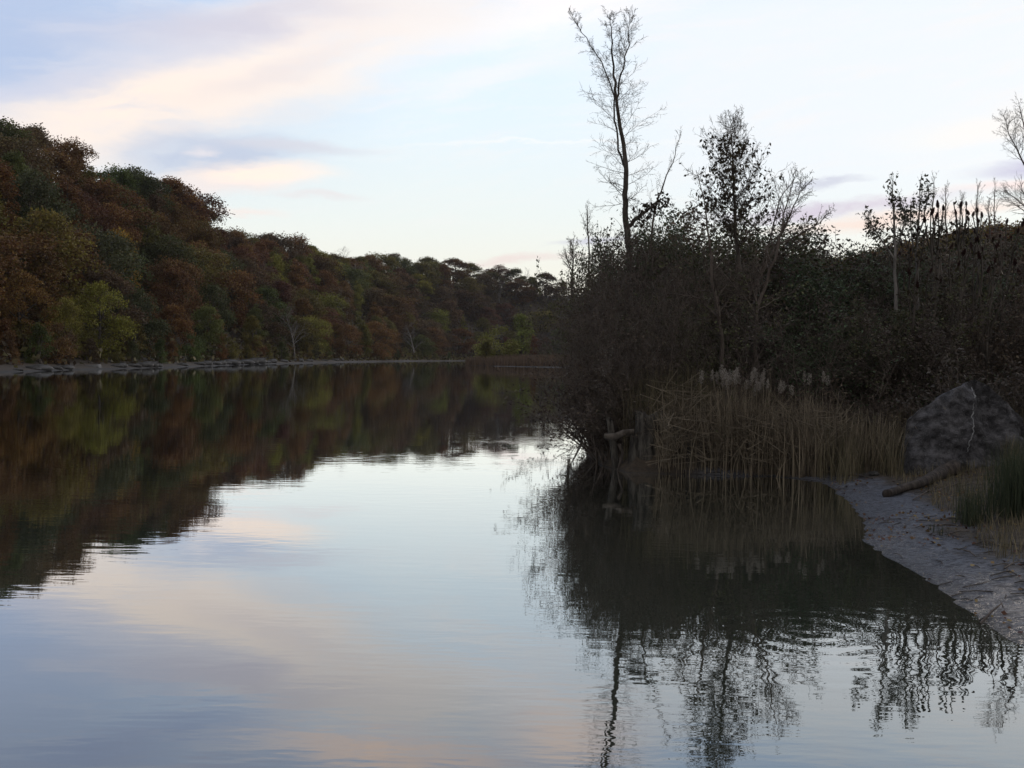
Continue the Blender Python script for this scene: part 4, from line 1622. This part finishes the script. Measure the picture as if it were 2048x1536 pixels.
def plume_meshes(seed):
    rng = np.random.default_rng(seed)
    a, b = MB(), MB()
    c = rng.normal(size=2) * 0.05
    a.tube([[0, 0, -0.05], [c[0] * .4, c[1] * .4, 0.6], [c[0], c[1], 1.25]], [0.006, 0.005, 0.003], 4)
    n = 150
    t = rng.uniform(0, 1, n)
    r = (0.03 + 0.02 * rng.uniform()) * np.sin(math.pi * np.clip(t * 0.9 + 0.08, 0, 1)) * np.sqrt(rng.uniform(0.1, 1, n))
    th = rng.uniform(0, 6.283, n)
    P = np.stack([c[0] + r * np.cos(th), c[1] + r * np.sin(th), 1.16 + 0.15 * t], 1)
    P[:, :2] += rng.normal(size=(n, 2)) * 0.012
    b.leaves(P, 0.02, rng, 0.5)
    ma, mb_ = a.mesh('stalk'), b.mesh('seed_head')
    ma.materials.append(M_REED)
    mb_.materials.append(M_PLUME)
    return ma, mb_


PLUMES = [plume_meshes(s) for s in (1, 2, 3, 4)]
prng = np.random.default_rng(7)
spots = [(1447 + prng.normal() * 6, 754 + prng.normal() * 10) for _ in range(8)] + [(1472 + prng.normal() * 8, 748 + prng.normal() * 10) for _ in range(10)] + \
        [(1490 + prng.normal() * 5, 755 + prng.normal() * 10) for _ in range(5)] + [(1519 + prng.normal() * 7, 756 + prng.normal() * 11) for _ in range(11)] + \
        [(1400, 745), (1403, 755), (1607, 752), (1617, 748), (1642, 748), (1648, 756), (1593, 775), (1545, 765), (1555, 772), (1562, 768)]
for px, py in spots:
    Y = prng.uniform(16.5, 17.0)
    tip = at(px, py, Y)
    h = tip[2] - tz(tip[0], tip[1])
    ma, mb_ = PLUMES[prng.integers(0, 4)]
    s = h / 1.27
    o = thing('plume_reed', (tip[0], tip[1], tip[2] - h), prng.uniform(0, 6.28), (prng.uniform(0.55, 1.0), prng.uniform(0.55, 1.0), s))
    o.rotation_euler = (prng.normal() * 0.05, prng.normal() * 0.05, prng.uniform(0, 6.28))
    obj('stalk', ma, None, o)
    obj('seed_head', mb_, None, o)
    cl = ('left clump' if px < 1460 else 'highest clump' if px < 1500 else 'right clump' if px < 1540 else 'scatter right of clumps') if px > 1420 else 'pair left of clumps'
    tag(o, f'pale fluffy plume in the {cl} above reeds', 'reed', 'fluffy plumes above the reeds', ref=(px, py))


# ---- the bent reed, grass clumps
def bent_reed():
    mb = MB()
    pts = [ground_at(1690, 948), ]
    g = pts[0]
    p = np.array([at(px, py, g[1]) for px, py in ((1668, 946), (1645, 940), (1628, 925), (1618, 905), (1615, 870), (1617, 820), (1622, 790))])
    mb.tube(p, np.linspace(0.013, 0.008, 7), 5)
    o = obj('bent_reed', mb, M_REED)
    tag(o, 'single pale reed bent at its foot where the reeds meet the mud', 'reed', ref=(1620, 900))


bent_reed()
CL = np.random.default_rng(77)
for px, py, h, n, mt, lab in ((2022, 1012, 0.7, 330, M_GREEN, 'dark green sedge clump right of the boulder foot'), (2044, 1030, 0.9, 420, M_GREEN, 'dark green sedge clump cut by the right edge'),
                              (1948, 1046, 0.5, 150, M_GREEN, 'short green tuft at the top of the mud'), (1935, 1052, 0.36, 90, M_GREEN, 'smallest green tuft left of the short one at the top of the mud'),
                              (1876, 1068, 0.16, 30, M_GREEN, 'tiny sprout standing alone on the mud'),
                              (2030, 940, 0.55, 200, M_GRASS, 'dry grass clump against the right side of the boulder')):
    g = ground_at(px, py)
    mb = MB()
    b = np.stack([CL.normal(size=n) * 0.11 * h * 1.4, CL.normal(size=n) * 0.11, np.full(n, -0.03)], 1)
    blades(mb, CL, b, CL.uniform(0.5, 1.05, n) * h, CL.uniform(0.005, 0.011, n), 0.22, seg=4)
    o = obj('grass_clump', mb, mt)
    o.location = tuple(g)
    tag(o, lab, 'grass clump', 'grass clumps on the mud bank', ref=(px, py))


# ------------------------------------------------------------------ boulder, log, pilings, litter
def boulder():
    rng = np.random.default_rng(303)
    g = ground_at(1930, 940)
    Y = g[1]
    k = Y / F
    # outline in metres about the foot, from the front: left shoulder, peak, right slope
    cx = g[0]

    def prof(a):            # top height of the stone at offset a
        return np.interp(a, [-0.80, -0.76, -0.62, -0.30, 0.05, 0.13, 0.24, 0.50, 0.78, 0.92], [0.02, 0.62, 0.78, 1.03, 1.21, 1.24, 1.18, 1.0, 0.70, 0.05])
    nu, nv = 96, 64
    V, Fq = [], []
    for j in range(nv + 1):
        t = j / nv               # 0 bottom front -> over the top -> bottom back
        for i in range(nu + 1):
            a = -0.80 + 1.72 * i / nu
            H = prof(a)
            end = max(0.0, 1 - abs((a - 0.06) / 0.86) ** 6) ** 0.5
            if t < 0.62:
                f = t / 0.62
                z = H * f
                yy = -0.42 * end + 0.34 * end * f ** 1.6 + 0.05 * math.sin(a * 7) * f
                ab = -0.12 + 0.25 * f
                if a > ab:      # front face breaks back right of the vein
                    yy += 0.17 * smooth(np.array([(a - ab) / 0.06]))[0] * (1 - 0.75 * smooth(np.array([(a - 0.35) / 0.35]))[0]) * math.sin(math.pi * min(1, f * 1.02)) ** 0.6
            else:
                f = (t - 0.62) / 0.38
                z = H * (1 - f) - 0.25 * f
                yy = (-0.08 + 0.75 * f) * end
            if j == 0:
                z = -0.3
            s = fbm(np.array([a * 3.6 + 3 * yy]), np.array([z * 3.6 + 2 * yy]), 8, 5)[0] - 0.47
            s2 = fbm(np.array([a * 15 + yy * 6]), np.array([z * 15]), 18)[0] - 0.47
            V.append((a + s2 * 0.04, yy - s * 0.3 - s2 * 0.09, z + s * 0.05))
    for j in range(nv):
        for i in range(nu):
            q = j * (nu + 1) + i
            Fq.append((q, q + 1, q + nu + 2, q + nu + 1))
    mb = MB()
    mb.add(V, Fq)
    o = obj('boulder', mb, M_ROCK)
    o.location = (cx + 0.10, Y + 0.4, g[2] + 0.02)
    o.scale = (1.13, 1.1, 1.09)
    tag(o, 'big peaked grey boulder with a white vein on the right bank', 'boulder', ref=(1935, 860))
    # the vein follows the front face
    VV = np.array(V).reshape(nv + 1, nu + 1, 3)
    line = [(-0.12 + 0.25 * f - 0.012, 0.62 * f) for f in (0.90, 0.8, 0.7, 0.6, 0.5, 0.4, 0.3, 0.2)]
    pts = []
    for a, t in line:
        i = int(round((a + 0.80) / 1.72 * nu))
        j = int(round(t * nv))
        p = VV[j, i] + np.array([0, -0.012, 0])
        pts.append(p)
    mb = MB()
    rr = [0.005, 0.012, 0.007, 0.011, 0.006, 0.009, 0.006, 0.004]
    tt = np.linspace(0, len(pts) - 1, 36)
    ii = np.minimum(tt.astype(int), len(pts) - 2)
    pts = np.array(pts)
    q = pts[ii] + (pts[ii + 1] - pts[ii]) * (tt - ii)[:, None]
    q[:, 0] += rng.normal(size=36) * 0.006
    mb.tube(q, np.interp(tt, range(len(rr)), rr) * rng.uniform(0.5, 1.2, 36), 6)
    obj('white_vein', mb, M_VEIN, o)


boulder()


def log():
    rng = np.random.default_rng(12)
    c = [(1772, 985), (1800, 977), (1835, 968), (1862, 956), (1885, 945), (1910, 938)]
    p = []
    for i, (px, py) in enumerate(c):
        g = ground_at(px, py + 10)
        p.append([g[0], g[1], g[2] + 0.04 + 0.010 * i])
    p = np.array(p)
    t = np.linspace(0, 5, 21)
    i = np.minimum(t.astype(int), 4)
    q = p[i] + (p[i + 1] - p[i]) * (t - i)[:, None] + rng.normal(size=(21, 3)) * 0.003
    mb = MB()
    mb.tube(q, np.interp(t, [0, 1, 2, 3, 4, 5], [0.058, 0.05, 0.062, 0.072, 0.10, 0.12]) * rng.uniform(0.985, 1.015, 21), 12, cap=True)
    o = obj('driftwood_log', mb, M_LOG, smooth=False)
    tag(o, 'weathered log with a sawn end lying on the mud below the boulder', 'log', ref=(1820, 970))


log()


def piling(px, ytop, ybot, wpx, Y, label, tilt=0.0, seed=0, name='wooden_piling'):
    rng = np.random.default_rng(700 + seed)
    top, bot = at(px, ytop, Y), at(px, ybot, Y)
    H = top[2] - bot[2] + 0.5
    r = wpx / F * Y / 2
    n, m = 16, 12
    V, Fq = [], []
    gro = rng.uniform(0.82, 1.1, n)
    jag = rng.uniform(-0.14, 0.06, n) * min(1.0, r * 5 + 0.3)
    for j in range(m + 1):
        f = j / m
        for i in range(n):
            a = 2 * math.pi * i / n
            rr = r * gro[i] * (1.06 - 0.1 * f) * (1 + rng.normal() * 0.03)
            V.append((rr * math.cos(a) + tilt * f * H, rr * math.sin(a), -0.5 + H * f + (jag[i] if j == m else 0)))
    for j in range(m):
        for i in range(n):
            k = (i + 1) % n
            Fq.append((j * n + i, j * n + k, (j + 1) * n + k, (j + 1) * n + i))
    c = len(V)
    V.append((tilt * H, 0, -0.5 + H - 0.08))
    for i in range(n):
        Fq.append((m * n + i, m * n + (i + 1) % n, c, c))
    mb = MB()
    mb.add(V, Fq)
    o = obj(name, mb, M_WOOD)
    o.location = tuple(bot)
    tag(o, label, 'piling', 'old wooden pilings at the bank tip', ref=(px, ytop))
    return o


piling(1292, 822, 938, 46, 16.75, 'thickest broken piling with a paler foot in the water', 0.0, 1)
piling(1328, 820, 935, 20, 16.95, 'dark upright piling close beside the thickest one', 0.0, 2)
piling(1243, 838, 940, 14, 16.9, 'thin piling leaning left at the outermost corner of the bank', -0.16, 3)
piling(1262, 866, 940, 20, 16.7, 'short stub piling left of the thickest one', 0.05, 4)
piling(1352, 850, 944, 16, 16.6, 'narrow piling at the left end of the reeds', 0.0, 5)
piling(1376, 880, 946, 14, 16.45, 'low piling stump under the reeds', 0.02, 6)
piling(1402, 888, 948, 12, 16.4, 'lowest piling stump hidden by leaning reeds', -0.03, 7)
piling(1308, 850, 936, 16, 17.0, 'dark piling wedged behind the two thickest', 0.0, 8)
piling(1297, 735, 830, 24, 17.6, 'tall dark post standing in the twigs above the pilings', 0.0, 9, name='wooden_post')


def broken_beam():
    mb = MB()
    p = np.array([at(px, py, 16.6) for px, py in ((1208, 872), (1230, 874), (1248, 866), (1268, 862))])
    mb.tube(p, [0.04, 0.06, 0.055, 0.04], 8, cap=True)
    o = obj('broken_beam', mb, M_BARK)
    tag(o, 'broken dark beam lying across the pilings at the bank corner', 'beam', ref=(1235, 870))
    mb = MB()
    p = np.array([at(px, py, 16.5) for px, py in ((1238, 888), (1246, 905), (1240, 925), (1234, 948))])
    mb.tube(p, [0.035, 0.03, 0.02, 0.012], 6)
    o = obj('snag_root', mb, M_LOG)
    tag(o, 'pale twisted root hanging to the water below the broken beam', 'root', ref=(1242, 910))


broken_beam()


def litter():
    rng = np.random.default_rng(19)
    # crumpled white plastic at the water's edge
    g = onz(1510, 948)
    mb = MB()
    V = []
    for i in range(7):
        for j in range(7):
            V.append(((i - 3) * 0.03 + rng.normal() * 0.012, (j - 3) * 0.025 + rng.normal() * 0.012, 0.03 + abs(rng.normal()) * 0.05))
    Fq = [(i * 7 + j, (i + 1) * 7 + j, (i + 1) * 7 + j + 1, i * 7 + j + 1) for i in range(6) for j in range(6)]
    mb.add(V, Fq)
    o = obj('plastic_bag', mb, M_WHITE)
    o.location = (g[0], g[1], 0.0)
    tag(o, 'small crumpled white plastic bag at the water edge before the reeds', 'litter', ref=(1510, 938))
    for px, py, s, fl, mt, lab in ((1651, 946, 0.115, 1, M_ROCK, 'dark rounded stone with a wet sheen where the mud begins'), (1748, 953, 0.075, 0, M_STONE, 'pale stone on the mud left of the log'),
                                   (1700, 938, 0.08, 0, M_LOG, 'brown flat stone at the foot of the grass'), (1615, 936, 0.09, 1, M_LOG, 'flat brown stone under the reeds by the water'), (1655, 937, 0.05, 1, M_STONE, 'small pale stone resting against the dark rounded one')):
        g = ground_at(px, py)
        o = bpy.data.objects.new('bank_stone', STONES[fl].copy())
        o.data.materials.clear()
        o.data.materials.append(mt)
        COL.objects.link(o)
        o.location = (g[0], g[1], g[2] + s * 0.3)
        o.scale = (s * 1.2, s, s)
        tag(o, lab, 'stone', 'stones on the mud bank', ref=(px, py))
    for i, (a, b, lab) in enumerate((((1960, 1252), (2003, 1222), 'forked stick standing out of the shallows at the mud edge'), ((1925, 1105), (1952, 1118), 'short dark stick on the upper mud'),
                                     ((2008, 1140), (2040, 1128), 'thin stick on the mud near the right edge'), ((1690, 953), (1745, 961), 'pale stick lying on the mud left of the log'),
                                     ((1826, 1002), (1880, 976), 'long dark twig on the mud right of the log end'), ((1870, 985), (1935, 965), 'thin branch on the ground before the boulder'), ((2010, 1030), (2035, 1042), 'pale broken stem at the right edge by the sedge'))):
        A, B = ground_at(*a), ground_at(*b)
        A[2] = max(A[2], 0) + 0.012
        B[2] = max(B[2], 0) + (0.05 if i == 0 else 0.02)
        m = (A + B) / 2 + np.array([0.01, 0.01, 0.012])
        mb = MB()
        mb.tube([A, m, B], [0.007, 0.008, 0.005] if i != 3 else [0.01, 0.012, 0.008], 5)
        if i == 0:
            mb.tube([B, B + np.array([0.012, 0, -0.035])], [0.005, 0.003], 4)
            mb.tube([B, B + np.array([-0.01, 0.02, 0.02])], [0.004, 0.002], 4)
        o = obj('fallen_stick', mb, M_LOG if i in (3, 6) else M_TWIG)
        tag(o, lab, 'stick', 'sticks lying on the mud bank', ref=((a[0] + b[0]) / 2, (a[1] + b[1]) / 2))
    # leaf litter strewn on the mud
    n = 5200
    y = rng.uniform(5.0, 15.5, n)
    x = rng.uniform(3.0, 8.0, n)
    d = seg_dist(x, y, RS)
    k = (~inside(x, y)) & (d > 0.05) & (d < 3.0) & (vnoise(x * 1.6, y * 1.6, 3) + rng.uniform(-0.22, 0.22, n) > 0.44)
    x, y = x[k], y[k]
    P = np.stack([x, y, terrain(x, y) + 0.010], 1)
    mb = MB()
    mb.leaves(P, 0.04 * rng.uniform(0.6, 1.2, len(P)), rng, 0.75, flat=0.7, tv=0.6)
    o = obj('fallen_leaves', mb, M_DRY, color=(0.13, 0.075, 0.038))
    tag(o, 'brown fallen leaves strewn over the grey mud', 'leaves', kind='stuff', ref=(1850, 1080))

    mb = MB()
    n = 900
    y = rng.uniform(5.0, 15.8, n)
    x = rng.uniform(3.0, 8.5, n)
    d = seg_dist(x, y, RS)
    k = (~inside(x, y)) & (d > 0.08) & (d < 2.6) & (vnoise(x * 1.3, y * 1.3, 9) + d * 0.12 > 0.5)
    for a, b in zip(x[k], y[k]):
        th = rng.uniform(0, 3.14)
        L = rng.uniform(0.03, 0.14)
        q = np.array([[a - L * math.cos(th), b - L * math.sin(th), 0], [a, b, 0], [a + L * math.cos(th + 0.3), b + L * math.sin(th + 0.3), 0]])
        q[:, 2] = terrain(q[:, 0], q[:, 1]) + np.array([0.004, 0.012, 0.006])
        mb.tube(q, [0.004, 0.005, 0.003], 4)
    o = obj('twig_debris', mb, M_BARK)
    tag(o, 'dark broken twigs washed up over the grey mud', 'twigs', kind='stuff', ref=(1850, 1080))


litter()

# ------------------------------------------------------------------ thin evening air


def haze():
    m = bpy.data.materials.new('evening_haze')
    m.use_nodes = True
    g = NT(m.node_tree)
    v = g.n('ShaderNodeVolumePrincipled')
    v.inputs['Color'].default_value = (0.92, 0.94, 1.0, 1)
    v.inputs['Density'].default_value = 0.00007
    o_ = g.n('ShaderNodeOutputMaterial')
    g.t.links.new(v.outputs[0], o_.inputs['Volume'])
    mb = MB()
    x0, x1, y0, y1, z0, z1 = -910, 910, -70, 1510, -3.2, 75
    V = [(x0, y0, z0), (x1, y0, z0), (x1, y1, z0), (x0, y1, z0), (x0, y0, z1), (x1, y0, z1), (x1, y1, z1), (x0, y1, z1)]
    mb.add(V, [(3, 2, 1, 0), (4, 5, 6, 7), (0, 1, 5, 4), (1, 2, 6, 5), (2, 3, 7, 6), (3, 0, 4, 7)])
    o = obj('haze', mb, m)
    o['kind'] = 'stuff'


haze()

# ------------------------------------------------------------------ labels that single each thing out
ORD = ['first', 'second', 'third', 'fourth', 'fifth', 'sixth', 'seventh', 'eighth', 'ninth', 'tenth', 'eleventh', 'twelfth', 'thirteenth', 'fourteenth']
NUM = ['zero', 'one', 'two', 'three', 'four', 'five', 'six', 'seven', 'eight', 'nine', 'ten', 'eleven', 'twelve', 'thirteen', 'fourteen']


def finish_labels():
    by = {}
    for o, ref in REG:
        by.setdefault(o['label'], []).append((ref[0], o))
    for lab, lst in by.items():
        n = len(lst)
        if n == 1:
            continue
        lst.sort(key=lambda q: q[0])
        for i, (_, o) in enumerate(lst):
            if n == 2:
                s = ('left', 'right')[i] + ' of the two'
            elif i == 0:
                s = 'leftmost of ' + (NUM[n] if n < 15 else 'many')
            elif i == n - 1:
                s = 'rightmost of ' + (NUM[n] if n < 15 else 'many')
            else:
                s = (ORD[i] if i < 14 else str(i + 1) + 'th') + ' from left of ' + (NUM[n] if n < 15 else str(n))
            o['label'] = lab + ', ' + s


finish_labels()
